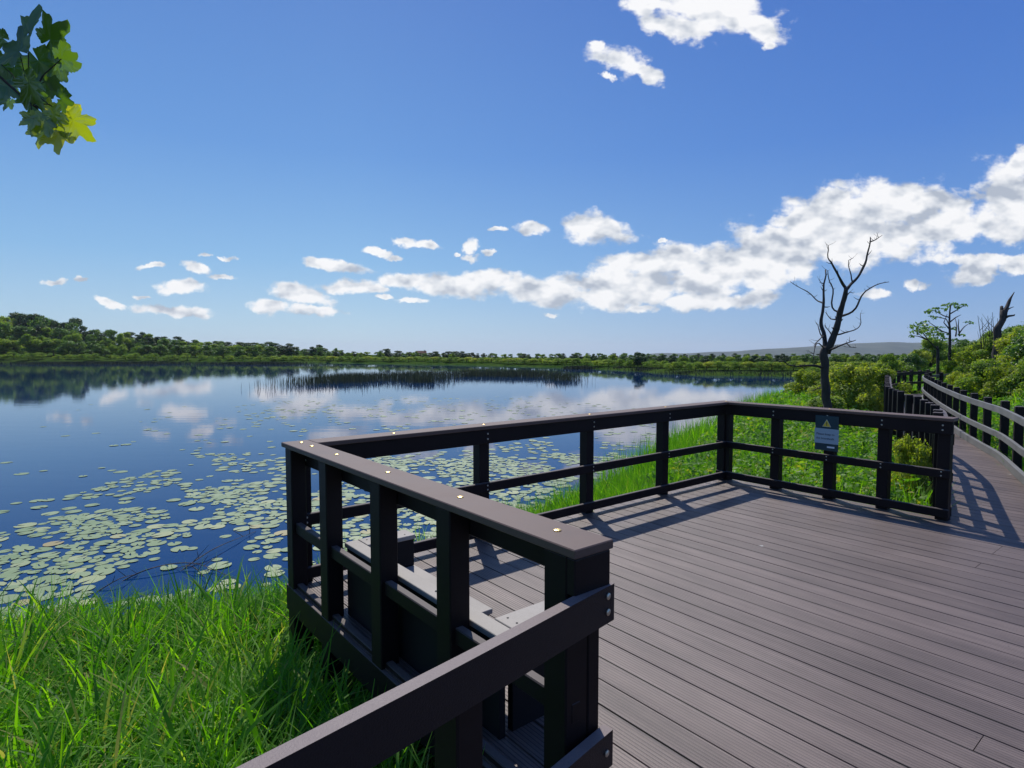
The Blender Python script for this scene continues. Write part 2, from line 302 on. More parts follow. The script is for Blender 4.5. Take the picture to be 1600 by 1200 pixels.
def hill_mat():
    m,nt,b=mat('moorland'); tc=node(nt,'ShaderNodeTexCoord'); mp=node(nt,'ShaderNodeMapping'); mp.inputs['Scale'].default_value=(.004,.004,.03); lk(nt,tc.outputs['Object'],mp.inputs[0])
    n=node(nt,'ShaderNodeTexNoise',i_Scale=1.6,i_Detail=9.0,i_Roughness=.65); lk(nt,mp.outputs[0],n.inputs['Vector'])
    lk(nt,ramp(nt,n.outputs['Fac'],[(.38,(.028,.045,.035)),(.52,(.055,.075,.05)),(.7,(.12,.115,.09))]),b.inputs['Base Color']); b.inputs['Roughness'].default_value=1; b.inputs['Specular IOR Level'].default_value=0; return m
def water_mat():
    m,nt,b=mat('lake_water'); tc=node(nt,'ShaderNodeTexCoord')
    b.inputs['Base Color'].default_value=(.002,.028,.105,1); b.inputs['Roughness'].default_value=.02; b.inputs['IOR'].default_value=1.27
    mp=node(nt,'ShaderNodeMapping'); mp.inputs['Scale'].default_value=(.5,1.6,1); lk(nt,tc.outputs['Object'],mp.inputs[0])
    n=node(nt,'ShaderNodeTexNoise',i_Scale=1.3,i_Detail=4.0,i_Roughness=.5); lk(nt,mp.outputs[0],n.inputs['Vector'])
    n2=node(nt,'ShaderNodeTexNoise',i_Scale=9.0,i_Detail=3.0); lk(nt,mp.outputs[0],n2.inputs['Vector'])
    ad=node(nt,'ShaderNodeMath',operation='MULTIPLY_ADD'); lk(nt,n2.outputs['Fac'],ad.inputs[0]); ad.inputs[1].default_value=.12; lk(nt,n.outputs['Fac'],ad.inputs[2])
    bp=node(nt,'ShaderNodeBump',i_Strength=.11,i_Distance=.02); lk(nt,ad.outputs[0],bp.inputs['Height']); lk(nt,bp.outputs[0],b.inputs['Normal']); return m
M_ground=ground_mat(); M_hill=hill_mat(); M_water=water_mat()
m_,nt_,b_=mat('lily_pad_leaf')
oi=node(nt_,'ShaderNodeObjectInfo'); a_=node(nt_,'ShaderNodeAttribute',attribute_name='var'); s_=node(nt_,'ShaderNodeMath',operation='ADD'); lk(nt_,oi.outputs['Random'],s_.inputs[0]); lk(nt_,a_.outputs['Fac'],s_.inputs[1])
lk(nt_,ramp(nt_,s_.outputs[0],[(0,(.19,.26,.10)),(.7,(.28,.34,.16)),(.93,(.36,.38,.17)),(1,(.34,.27,.10))]),b_.inputs['Base Color']); b_.inputs['Roughness'].default_value=.42; b_.inputs['Specular IOR Level'].default_value=.4
M_pad=m_
# ------------------------------------------------------------------ lake outline and ground
SH=[(-5.4,6.1,.86),(-3.8,6.3,.88),(-2.6,6.7,.88),(-1.6,7.3,.92),(-.9,7.9,.95),(.7,10.2,.9),(2.1,12.1,.88),(4.6,17,.88),(7.9,22.1,.9),(13.6,31.5,.95),(20.5,40.3,1)]
WATER_Z=-1.0
LAKE=[(a*k,b*k) for a,b,k in SH]+[(26,50),(31.1,61.3),(27,65),(20.8,66),(15.6,82),(9.9,93),(-8,112),(-43,134),(-80,136),(-115,134),(-150,110),(-150,40),(-70,8),(-25,3.2),(-10,4.4)]
LP=np.array(LAKE)
def lake_sd(X,Y):
    """signed distance: positive on land"""
    X=np.asarray(X,float);Y=np.asarray(Y,float); d=np.full(X.shape,1e9); ins=np.zeros(X.shape,bool)
    for i in range(len(LP)):
        a=LP[i];b=LP[(i+1)%len(LP)]; e=b-a; t=np.clip(((X-a[0])*e[0]+(Y-a[1])*e[1])/(e@e),0,1)
        d=np.minimum(d,np.hypot(X-a[0]-t*e[0],Y-a[1]-t*e[1]))
        c=((a[1]>Y)!=(b[1]>Y)); 
        with np.errstate(divide='ignore',invalid='ignore'): xi=(b[0]-a[0])*(Y-a[1])/(b[1]-a[1]+1e-12)+a[0]
        ins^=c&(X<xi)
    return np.where(ins,-d,d)
def bumps(X,Y,f,s): return np.sin(X*f+s)*np.cos(Y*f*1.13+s*2.1)+.5*np.sin(X*f*2.3+Y*f*1.7+s*3)
def ground_h(X,Y):
    sd=lake_sd(X,Y); X=np.asarray(X,float); Y=np.asarray(Y,float)
    h=np.where(sd<0,WATER_Z+np.maximum(sd*.35,-1.5),WATER_Z+.02+.55*(1-np.exp(-sd/2.2)))
    land=np.clip(sd/6,0,1)
    h=h+land*.06*bumps(X,Y,1.1,.3)
    # right bank climbs away from the boardwalk, left wood stands on a low hill
    right=np.clip((X-.60*Y-2.6)/6,0,1)*np.clip((Y-5)/8,0,1)*np.exp(-((Y-28)/40)**2); h=h+right*np.where(sd>0,1,0)*(.75+.05*np.clip(X-10,0,20))
    hill=np.exp(-((X+150)/75)**2)*np.clip((Y-134)/60,0,1)*np.exp(-np.clip(Y-250,0,None)/120); h=h+hill*4.5*(sd>0)
    h=h-np.maximum(np.hypot(X,Y)-185,0)*.0142*(1-.8*np.clip(hill*2,0,1))
    return h
def gh(x,y): return float(ground_h(np.array([x]),np.array([y]))[0])
def build_ground():
    def axis(lo,hi,fine_lo,fine_hi,step,grow):
        a=list(np.arange(fine_lo,fine_hi,step)); s=step; x=fine_hi
        while x<hi: a.append(x); s*=grow; x+=s
        a.append(hi); s=step; x=fine_lo-step; b=[]
        while x>lo: b.append(x); s*=grow; x-=s
        b.append(lo); return np.array(b[::-1]+a)
    xs=axis(-6000,6000,-9,26,.28,1.045); ys=axis(-300,7000,-3,34,.28,1.045)
    X,Y=np.meshgrid(xs,ys); Z=ground_h(X,Y); V=np.stack([X.ravel(),Y.ravel(),Z.ravel()],1)
    nx,ny=len(xs),len(ys); i=np.arange(nx-1)[None,:]+nx*np.arange(ny-1)[:,None]; i=i.ravel()
    F=np.stack([i,i+1,i+1+nx,i+nx],1); o=np_mesh('ground',V,F,[M_ground],smooth=True); tag(o,kind='structure')
    # the lake surface as one sheet that follows the basin with a margin under the banks
    n=180; wx=axis(-400,300,-9,26,.8,1.08); wy=axis(-20,400,-3,34,.8,1.08); X,Y=np.meshgrid(wx,wy); V=np.stack([X.ravel(),Y.ravel(),np.full(X.size,WATER_Z)],1)
    nx,ny=len(wx),len(wy); i=(np.arange(nx-1)[None,:]+nx*np.arange(ny-1)[:,None]).ravel(); F=np.stack([i,i+1,i+1+nx,i+nx],1)
    sd=lake_sd(V[F].mean(1)[:,0],V[F].mean(1)[:,1]); ext=np.hypot(*(V[F[:,2]]-V[F[:,0]]).T[:2]); F=F[sd<ext+1.0]
    o=np_mesh('water',V,F,[M_water],smooth=True); tag(o,kind='structure')
    # distant moorland hill
    prof=[(300,566),(600,564),(820,562),(975,556),(1040,552),(1080,551),(1150,549),(1200,545),(1260,542),(1300,539),(1350,536),(1400,534.5),(1430,535),(1500,534),(1600,533),(1800,535),(2100,545)]
    V=[];F=[]; pxs=np.arange(300,2100,12); rows=14
    for j in range(rows+1):
        t=j/rows
        for k,x in enumerate(pxs):
            yt=np.interp(x,[p[0] for p in prof],[p[1] for p in prof]); top=at(x,yt,3600)
            Yd=2300+1300*t; zz=-62+(top.z+62+6*mnoise.noise(Vector((x*.02,0,1))))*math.sin(t*math.pi/2)**1.2
            V.append((top.x*Yd/3600,Yd,zz+5*mnoise.noise(Vector((x*.03,t*5,0)))*t*(1-t)*4))
    m=len(pxs)
    for j in range(rows):
        for k in range(m-1): a=j*m+k; F.append((a,a+1,a+1+m,a+m))
    b0=len(V)
    for k in range(m): v=V[rows*m+k]; V.append((v[0]*1.3,v[1]*1.3,-90))
    for k in range(m-1): a=rows*m+k; F.append((a,a+1,b0+k+1,b0+k))
    o=mesh_obj('hills',V,F,M_hill,smooth=True); tag(o,kind='structure')
build_ground()
# ------------------------------------------------------------------ platform frame: local x = s (along the lakeside rail), local y = -n
C1=Vector((-1.7776,4.5453,0)); TH=.6784
FD=Vector((math.cos(TH),math.sin(TH),0)); ND=Vector((FD.y,-FD.x,0))
def SN(s,n,z=0): p=C1+FD*s+ND*n; return Vector((p.x,p.y,z))
S_END=6.12; N_L=3.19; N_R=2.74
LEFT=[SN(S_END,N_R-.06),Vector((5.84,8.0,0)),Vector((6.42,8.86,0)),Vector((6.93,9.8,0)),Vector((7.4,10.75,0)),Vector((7.87,11.9,0)),Vector((8.45,13.1,0)),Vector((9.0,14.1,0)),Vector((11.2,17.6,0)),Vector((14.3,22.4,0)),Vector((16.2,24.4,0)),Vector((18.2,25.6,0))]
RIGHT=[Vector((4.9,2.6,0)),Vector((5.3,4.2,0)),Vector((5.75,5.7,0)),Vector((6.35,6.9,0)),Vector((7.05,8.07,0)),Vector((8.05,9.68,0)),Vector((8.68,10.9,0)),Vector((9.80,13.0,0)),Vector((12.1,16.95,0)),Vector((15.2,21.9,0)),Vector((17.0,23.5,0)),Vector((18.7,24.5,0))]
def build_deck():
    bm=bmesh.new(); uvl=bm.loops.layers.uv.new('UVMap'); P=.175; gap=.010
    def board(q,u0,l0,l1,dz=0,th=.032):
        # q: four top corners, order (u0,l0),(u1,l0),(u1,l1),(u0,l1)
        zs=[random.uniform(-.0012,.0012)+dz for _ in range(2)]
        z4=[zs[0],zs[0],zs[1],zs[1]]
        top=[bm.verts.new((p.x,p.y,z)) for p,z in zip(q,z4)]; bot=[bm.verts.new((p.x,p.y,z-th)) for p,z in zip(q,z4)]
        uv=[(u0+.004,l0),(u0+P-gap,l0),(u0+P-gap,l1),(u0+.004,l1)]
        f=bm.faces.new(top)
        for l,c in zip(f.loops,uv): l[uvl].uv=c
        for i in range(4):
            j=(i+1)%4; g=bm.faces.new((top[j],top[i],bot[i],bot[j]))
            for l,c in zip(g.loops,(uv[j],uv[i],uv[i],uv[j])): l[uvl].uv=c
        bm.faces.new(bot[::-1])
    k=0; s=.03
    s0=s-P*30
    while s0<S_END-.02:
        a,b=s0,min(s0+P-gap,S_END-.004)
        if s0>.0: n0=.06; 
        else: n0=3.16+(-s0)*.10
        n1=7.6 if s0<4.2 else N_R+1.25+max(0,5.4-s0)*1.2
        joints=[n0]
        if s0>0 and random.random()<.45: joints.append(random.choice((3.62,3.95,4.6,5.2)) if n1>6 else 3.3)
        joints.append(n1)
        if 3.9<s0<5.2: pass
        for j in range(len(joints)-1):
            l0,l1=joints[j],joints[j+1]-.004
            board([SN(a,l1),SN(b,l1),SN(b,l0),SN(a,l0)],s0,l0,l1)
        s0+=P; k+=1
    # boardwalk beyond the platform: short cross boards following the two edges
    Ls=spline(LEFT,.05); Rs=spline(RIGHT[3:],.05)
    def param(C,n):
        d=[0]
        for i in range(1,len(C)): d.append(d[-1]+(C[i]-C[i-1]).length)
        out=[]; D=np.array(d)
        for t in np.linspace(0,d[-1],n): 
            i=min(int(np.searchsorted(D,t,side='right')-1),len(C)-2); q=(t-D[i])/max(D[i+1]-D[i],1e-6); out.append(C[i].lerp(C[i+1],q))
        return out,d[-1]
    start_l=SN(S_END+.03,N_R-.05); start_r=SN(S_END,N_R+1.25)
    Rs=[start_r]+[p for p in Rs if (p-C1).dot(FD)>S_END+.25]
    A,la=param(Ls,10); n=int(la/P); A,_=param(Ls,n+1); B,_=param(Rs,n+1)
    for i in range(n):
        g=gap/P
        a0=A[i];a1=A[i].lerp(A[i+1],1-g);b0=B[i];b1=B[i].lerp(B[i+1],1-g)
        board([b0,b1,a1,a0],i*P+20*P,0,1.2)
    # outer strip between the walkway seam and the right fence
    bmesh.ops.recalc_face_normals(bm,faces=bm.faces[:])
    me=bpy.data.meshes.new('deck'); bm.to_mesh(me); bm.free(); me.materials.append(M_deck)
    o=bpy.data.objects.new('boardwalk',me); COL.objects.link(o); tag(o,kind='structure')
    # bearers and fascia boards below
    mb=MB(); Mx=Matrix.Translation(C1)@Matrix.Rotation(TH,4,'Z')
    for n in (.2,.9,1.6,2.3,3.0,3.7,4.4,5.1,5.8,6.5): mb.box(.06 if n<3.1 else -5,S_END-.03,-n-.03,-n+.03,-.2,-.038,0,Mx)
    mb.box(.035,S_END-.02,-.056,-.026,-.20,-.006,.003,Mx); mb.box(.004,.030,-3.15,-.03,-.20,-.006,.003,Mx); mb.box(S_END+.004-.02,S_END+.028-.02,-N_R,-.06,-.2,-.03,.003,Mx)
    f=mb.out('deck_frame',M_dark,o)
build_deck()
# ------------------------------------------------------------------ railings
def railing(name,label,origin,rz,length,posts,inner,top_len,capw=.20,rails_in=True,mid=(.46,.55),low=(.04,.13),bolts=True,end_ext=0,post_w=.115,cap_bolts=(),postdrop=-1.25,group='dark plastic railings round the viewing platform'):
    """local x along the rail, local y: inner direction = +1*inner. Cap top at 1.10"""
    r=empty(name,origin,rz,label=label,cat='railing',group=group)
    proto=None
    for x in posts:
        if proto is None:
            mb=MB(); y0,y1=(.008,.122) if inner>0 else (-.122,-.008)
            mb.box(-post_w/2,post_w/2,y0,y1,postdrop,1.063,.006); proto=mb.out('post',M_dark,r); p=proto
        else: p=proto.copy(); COL.objects.link(p); p.parent=r
        p.location=(x,0,0)
    def rl(nm,z0,z1,y0,y1,m,x0=0,x1=length,bev=.005):
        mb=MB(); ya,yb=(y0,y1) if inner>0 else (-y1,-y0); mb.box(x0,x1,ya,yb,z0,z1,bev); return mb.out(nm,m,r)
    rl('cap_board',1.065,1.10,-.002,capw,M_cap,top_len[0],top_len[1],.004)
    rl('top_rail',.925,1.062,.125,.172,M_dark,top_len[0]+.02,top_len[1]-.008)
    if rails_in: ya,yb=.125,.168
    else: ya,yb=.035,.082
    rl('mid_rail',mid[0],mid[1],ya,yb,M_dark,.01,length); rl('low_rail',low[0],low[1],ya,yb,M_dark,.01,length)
    bolt0=None
    def bolt(x,y,z,up=False,m=M_bolt,rad=.011):
        nonlocal bolt0
        V,F=tube([(0,0,0),(0,0,.004),(0,0,.006)],[rad,rad,rad*.6],10)
        o=mesh_obj('bolt',V,F,m,r,smooth=False); o.location=(x,y,z)
        if not up: o.rotation_euler=(-math.pi/2*inner if inner>0 else math.pi/2,0,0)
    if bolts:
        yy=.1735*inner
        for x in posts:
            for z in (.97,1.02): bolt(x,yy,z,rad=.009)
            if rails_in:
                for z in (mid[0]+.025,mid[1]-.025): bolt(x,.169*inner,z,rad=.008)
    for x in cap_bolts: bolt(x,.11*inner,1.10,True,M_brass,.016)
    return r
# lakeside run: local x = s, inner direction = -y (towards n)
railing('railing','long dark brown railing along the lake edge of the viewing platform',C1,TH,S_END-.02,[.125,1.85,3.30,4.66,S_END-.09],-1,(.205,S_END-.2),cap_bolts=(.9,1.85,3.3,4.66))
# left run: start at C1, local x = n
railing('railing','dark railing with wide brass-bolted cap board at the near left side of the platform',C1,TH-math.pi/2,N_L-.05,[.06+.06,.80,1.58,2.30,N_L-.115],1,(0,N_L),capw=.202,rails_in=False,mid=(.42,.50),low=(-.05,.03),bolts=False,post_w=.125,cap_bolts=(.12,.34,.80,1.55,2.30,2.98))
_nl=[o for o in bpy.data.objects if o.name.startswith('railing') and 'brass' in o.get('label','')][0]
mb=MB(); mb.box(N_L-.175,N_L-.052,.124,.186,-.6,1.063,.005); mb.out('post',M_dark,_nl)
mb=MB(); mb.box(N_L-.050,N_L-.006,.004,.192,.925,1.063,.005); mb.out('end_board',M_dark,_nl)
# right run: origin at far right corner, local x = n, inner = -x(s) side
railing('railing','four-bay dark railing that carries the warning sign, right end of the platform',SN(S_END,0),TH-math.pi/2,N_R,[.12,.83,1.50,2.09,N_R-.075],-1,(0,N_R+.02),capw=.19,cap_bolts=(.12,1.5))
# ------------------------------------------------------------------ boardwalk fences
def sweep(name,path,off,w,z0,z1,matl,parent,side):
    V=[];F=[]
    for i,p in enumerate(path):
        t=(path[min(i+1,len(path)-1)]-path[max(i-1,0)]).normalized(); nrm=Vector((t.y,-t.x,0))*side
        wob=.004*mnoise.noise(Vector((p.x*1.3,p.y*1.3,z0*9)))
        for (o,z) in ((off,z0),(off+w,z0),(off+w,z1),(off,z1)): V.append(p+nrm*(o+wob)+Vector((0,0,z+wob*1.5)))
    n=len(path)
    for i in range(n-1):
        for k in range(4): a=i*4+k; b=i*4+(k+1)%4; F.append((a,b,b+4,a+4))
    F.append((3,2,1,0)); a=(n-1)*4; F.append((a,a+1,a+2,a+3))
    o=mesh_obj(name,V,F,matl,parent)
    bm=bmesh.new(); bm.from_mesh(o.data); bmesh.ops.recalc_face_normals(bm,faces=bm.faces[:]); bm.to_mesh(o.data); bm.free(); return o
def fence(label,path,spacing,side,rails,ptop,m_rail,m_post,group,kerb=None,first=.06,pdrop=-1.3,postoff=-.115,posts_at=None,cat='fence'):
    """side=+1: walking surface lies to the right of the path direction"""
    base=path[0].copy(); base.z=0
    r=empty('boardwalk_fence',base,0,label=label,cat=cat,group=group)
    C=[p-base for p in spline(path,.12)]
    D=[0]
    for i in range(1,len(C)): D.append(D[-1]+(C[i]-C[i-1]).length)
    proto=None; s=first
    sts=posts_at or list(np.arange(first,D[-1],spacing))
    for s in sts:
        i=max(0,min(int(np.searchsorted(D,s)-1),len(C)-2)); p=C[i].lerp(C[i+1],(s-D[i])/(D[i+1]-D[i])); t=(C[i+1]-C[i]).normalized(); nrm=Vector((t.y,-t.x,0))*side
        if proto is None:
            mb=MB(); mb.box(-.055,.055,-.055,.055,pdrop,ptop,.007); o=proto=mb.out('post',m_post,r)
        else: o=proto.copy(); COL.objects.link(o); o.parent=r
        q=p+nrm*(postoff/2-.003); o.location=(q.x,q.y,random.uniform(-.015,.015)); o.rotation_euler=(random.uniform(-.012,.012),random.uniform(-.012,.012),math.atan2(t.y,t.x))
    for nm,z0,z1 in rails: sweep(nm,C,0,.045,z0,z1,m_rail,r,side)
    if kerb: sweep('kerb_board',C,.0,.06,kerb[0],kerb[1],m_rail,r,side)
    return r
GR='fences along the boardwalk'
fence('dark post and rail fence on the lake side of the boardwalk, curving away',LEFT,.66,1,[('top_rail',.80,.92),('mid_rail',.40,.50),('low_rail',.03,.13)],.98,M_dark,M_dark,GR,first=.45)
fence('fence with pale grey rails and a kerb on the right side of the boardwalk',RIGHT,1.08,-1,[('top_rail',.765,.865),('mid_rail',.355,.445)],.96,M_fgrey,M_dark,GR,kerb=(.004,.12),first=.5)
def near_fence():
    a=SN(.20,3.146); b=SN(-1.12,3.349); c=SN(-2.6,3.55); d=SN(-4.8,3.80)
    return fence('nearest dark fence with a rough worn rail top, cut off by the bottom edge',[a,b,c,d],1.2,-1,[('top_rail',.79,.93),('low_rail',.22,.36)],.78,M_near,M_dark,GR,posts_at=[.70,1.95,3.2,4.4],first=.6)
M_near=plastic('rough_brown_rail',(.006,.004,.0045),(.020,.014,.015),rough=.42,grain=45,bump=.8,stain=1.1,spec=.25,sunlit_top=(.12,.095,.09))
nf=near_fence()
for (z) in (.835,.895,.29):
    V,F=tube([(0,0,0),(0,0,.004),(0,0,.007)],[.013,.013,.007],10); o=mesh_obj('bolt',V,F,M_bolt,nf)
    t=(SN(-1.12,3.349)-SN(.20,3.146)).normalized(); o.location=t*.045+Vector((-t.y,t.x,0))*.0465+Vector((0,0,z))
    o.rotation_euler=Vector((-t.y,t.x,0)).to_track_quat('Z','Y').to_euler()
# ------------------------------------------------------------------ bench box against the left railing
def bench():
    r=empty('bench',SN(.14,.84),TH-math.pi/2,label='low pale timber bench with dark side panel, built against the near left railing',cat='bench')
    L_=1.72
    def b(nm,x0,x1,y0,y1,z0,z1,m,bev=.003):
        mb=MB(); mb.box(x0,x1,y0,y1,z0,z1,bev); return mb.out(nm,m,r)
    b('rim_plank',0,L_,0,.095,.468,.50,M_bench)
    b('side_panel',.01,L_-.01,.012,.05,-.0,.465,M_panel)
    for i in range(4): b('seat_plank',.03,1.06,.054+i*.104,.054+i*.104+.099,.245,.275,M_bench)
    for i in range(2): b('seat_plank',1.065,L_-.03,.054+(i)*.104,.054+i*.104+.099,.245,.275,M_bench)
    b('end_block',.02,.145,.10,.455,.278,.47,M_panel); b('end_plank',.0,.155,.098,.462,.472,.502,M_bench)
    b('cross_plank',1.56,L_-.005,.098,.56,.470,.503,M_bench); b('end_panel',1.66,1.70,.10,.54,.0,.467,M_panel)
    b('front_panel',.04,1.03,.43,.46,.0,.243,M_panel)
    for (x,y) in ((1.60,.15),(1.67,.15),(1.60,.50),(1.67,.50),(.05,.14),(.11,.40),(.4,.05),(1.1,.05)):
        V,F=tube([(0,0,0),(0,0,.0012)],[.006,.006],8); o=mesh_obj('screw',V,F,M_panel,r); o.location=(x,y,.5035 if y>.1 and x>1 else .5025)
bench()
# ------------------------------------------------------------------ warning sign
def flatm(name,c,r=.4):
    m,nt,b=mat(name); n=node(nt,'ShaderNodeTexNoise',i_Scale=30.0,i_Detail=4.0); mx=node(nt,'ShaderNodeMix',data_type='RGBA'); lk(nt,n.outputs['Fac'],mx.inputs[0]); mx.inputs[6].default_value=(*[v*.85 for v in c],1); mx.inputs[7].default_value=(*c,1); lk(nt,mx.outputs[2],b.inputs['Base Color']); b.inputs['Roughness'].default_value=r; return m
def sign():
    # faces the deck (towards -s); local x = n direction seen left to right, local z up, front = -FD
    o0=SN(S_END-.178,1.50); r=empty('warning_sign',o0,TH-math.pi/2,label='small dark teal sign with yellow warning triangle on the far right railing',cat='sign')
    teal=flatm('dark_teal_sheet',(.010,.045,.060)); pale=flatm('pale_blue_panel',(.34,.44,.50)); yel=flatm('yellow_triangle',(.75,.55,.05)); blk=flatm('black_print',(.01,.02,.05)); wht=flatm('white_print',(.7,.75,.78))
    w=.135
    def bx(nm,x0,x1,y0,y1,z0,z1,m,bev=.001): mb=MB(); mb.box(x0,x1,y0,y1,z0,z1,bev); return mb.out(nm,m,r)
    bx('backing_board',-w,w,-.006,.004,.60,1.02,teal,.002)
    bx('text_panel',-w-.004,w+.004,-.0085,-.0064,.685,.865,pale,.0005)
    V=[(-.045,0,.892),(.045,0,.892),(0,0,.972)]; 
    def tri(nm,V,y,m,scale=1):
        c=Vector((0,0,.918)); q=[c+(Vector(v)-c)*scale for v in V]; VV=[(p.x,y,p.z) for p in q]+[(p.x,y+.0012,p.z) for p in q]; mesh_obj(nm,VV,[(0,1,2),(5,4,3),(0,3,4,1),(1,4,5,2),(2,5,3,0)],m,r)
    tri('warning_triangle',V,-.0085,wht,1.12); tri('warning_triangle',V,-.0100,yel,1.0)
    bx('exclamation_mark',-.004,.004,-.0114,-.0103,.913,.945,blk,0); bx('exclamation_mark',-.004,.004,-.0114,-.0103,.900,.908,blk,0)
    def txt(s,x,z,size,m,nm='lettering'):
        cu=bpy.data.curves.new(nm,'FONT'); cu.body=s; cu.size=size; cu.extrude=.0006; cu.align_x='LEFT'; cu.materials.append(m)
        tmp=bpy.data.objects.new('tmp_text',cu); COL.objects.link(tmp); bpy.context.view_layer.update()
        me=bpy.data.meshes.new_from_object(tmp.evaluated_get(bpy.context.evaluated_depsgraph_get())); bpy.data.objects.remove(tmp)
        o=bpy.data.objects.new(nm,me); COL.objects.link(o); o.parent=r; o.location=(x,-.0092,z); o.rotation_euler=(math.pi/2,0,0)
        if not me.materials: me.materials.append(m)
    txt('Please keep to',-.118,.787,.036,blk); txt('the boardwalk',-.118,.735,.036,blk)
    bx('logo_strip',.01,.095,-.0078,-.0065,.635,.655,wht,0)
sign()
# ------------------------------------------------------------------ vegetation generators
def blades(P,H,W,lean,az,segs=5,droop=1.0,fold=0):
    """P (n,3) roots; returns V,F for ribbon blades curving along azimuth az"""
    n=len(P); V=np.zeros((n,segs*2+1,3)); d=np.stack([np.cos(az),np.sin(az)],1); side=np.stack([-np.sin(az),np.cos(az)],1)
    tw=rng.uniform(-.9,.9,n); sx=side*np.cos(tw)[:,None]+d*np.sin(tw)[:,None]
    for i in range(segs+1):
        t=i/segs; ang=lean+droop*lean*1.6*t*t
        # integrate roughly
        rad=H*t; off=rad*np.sin(np.minimum(lean*.6+lean*droop*t,2.2)*.75); up=rad*np.cos(np.minimum(lean*.6+lean*droop*t,2.2)*.75)
        c=P.copy(); c[:,:2]+=d*off[:,None]; c[:,2]+=up
        wd=W*(1-t)**.7*(.6+.8*min(1,t*4))*.5 if i<segs else None
        if i<segs:
            V[:,i*2,:]=c; V[:,i*2,:2]+=sx*wd[:,None]; V[:,i*2+1,:]=c; V[:,i*2+1,:2]-=sx*wd[:,None]
        else: V[:,segs*2,:]=c
    b=np.arange(n)*(segs*2+1); F=[]
    for i in range(segs-1): F.append(np.stack([b+i*2,b+i*2+1,b+i*2+3,b+i*2+2],1))
    T=np.stack([b+segs*2-2,b+segs*2-1,b+segs*2,b+segs*2],1); F.append(T)
    F=np.stack(F,1).reshape(-1,4)
    return V.reshape(-1,3),F
def ribbon_obj(name,P,H,W,lean,az,segs,m,var,**k):
    V,F=blades(P,H,W,lean,az,segs,**k)
    # drop degenerate quad tips by nudging last vertex
    n=len(P); tips=V.reshape(n,segs*2+1,3)
    V2=np.concatenate([tips,tips[:,-1:,:]+np.array([.0006,0,0])],1).reshape(-1,3)
    b=np.arange(n)*(segs*2+2); F=[np.stack([b+i*2,b+i*2+1,b+i*2+3,b+i*2+2],1) for i in range(segs)]
    F=np.stack(F,1).reshape(-1,4)
    return V2,F,np.repeat(var,segs)
def patchy(X,Y,f=1.3): return .5+.25*bumps(X,Y,f,1.7)+.25*bumps(Y,X,f*2.1,.4)*.6
def in_platform(X,Y,pad=0.0):
    s=(X-C1.x)*FD.x+(Y-C1.y)*FD.y; n=(X-C1.x)*ND.x+(Y-C1.y)*ND.y
    a=(s>-pad)&(s<S_END+pad)&(n>-pad); b=(s<=0)&(n>3.12-.1*s-pad)
    return a|b
LCx=np.array([p.x for p in spline(LEFT,.3)]);LCy=np.array([p.y for p in spline(LEFT,.3)]);RCx=np.array([p.x for p in spline(RIGHT,.3)]);RCy=np.array([p.y for p in spline(RIGHT,.3)])
def in_walk(X,Y,pad=0.0):
    xl=np.interp(Y,LCy,LCx); xr=np.interp(Y,RCy,RCx); return (Y>5.2)&(Y<24.5)&(X>xl-pad*1.2)&(X<xr+pad*1.2)
def frustum(X,Y,m=.08): return (Y>.3)&(np.abs(X)<(.862+m)*Y+.6)
def scatter(n,x0,x1,y0,y1,cond,dens=None):
    out=[]; tot=0
    while tot<n:
        X=rng.uniform(x0,x1,n*2); Y=rng.uniform(y0,y1,n*2); k=cond(X,Y)
        if dens is not None: k&=rng.uniform(0,1,n*2)<dens(X,Y)
        X,Y=X[k],Y[k]; out.append(np.stack([X,Y],1)); tot+=len(X)
        if len(out)>60: break
    return np.concatenate(out)[:n]
GV,GF,GA=[],[],[]; goff=0
def addrib(P2,H,W,lean,az,segs,var,zoff=0,**k):
    global goff
    P=np.concatenate([P2,(ground_h(P2[:,0],P2[:,1])+zoff)[:,None]],1)
    V,F,a=ribbon_obj('g',P,H,W,lean,az,segs,None,var,**k); GV.append(V);GF.append(F+goff);GA.append(a);goff+=len(V)
def flush(name,m,**k):
    global GV,GF,GA,goff
    o=np_mesh(name,np.concatenate(GV),np.concatenate(GF),[m],var=np.concatenate(GA)); tag(o,kind='stuff',**k); GV,GF,GA=[],[],[]; goff=0; return o
def leaf_quads(C,size,normal,roll,aspect=1.6,V=None):
    """diamond leaves. C (n,3), size (n,), normal (n,3)"""
    n=len(C); a=np.cross(normal,rng.normal(size=(n,3))); a/=np.linalg.norm(a,axis=1)[:,None]+1e-9; b=np.cross(normal,a)
    s=size[:,None]
    V=np.stack([C-a*s*.5*aspect, C+b*s*.42, C+a*s*.5*aspect-normal*s*.12, C-b*s*.42],1).reshape(-1,3)
    F=np.arange(n*4).reshape(-1,4); return V,F
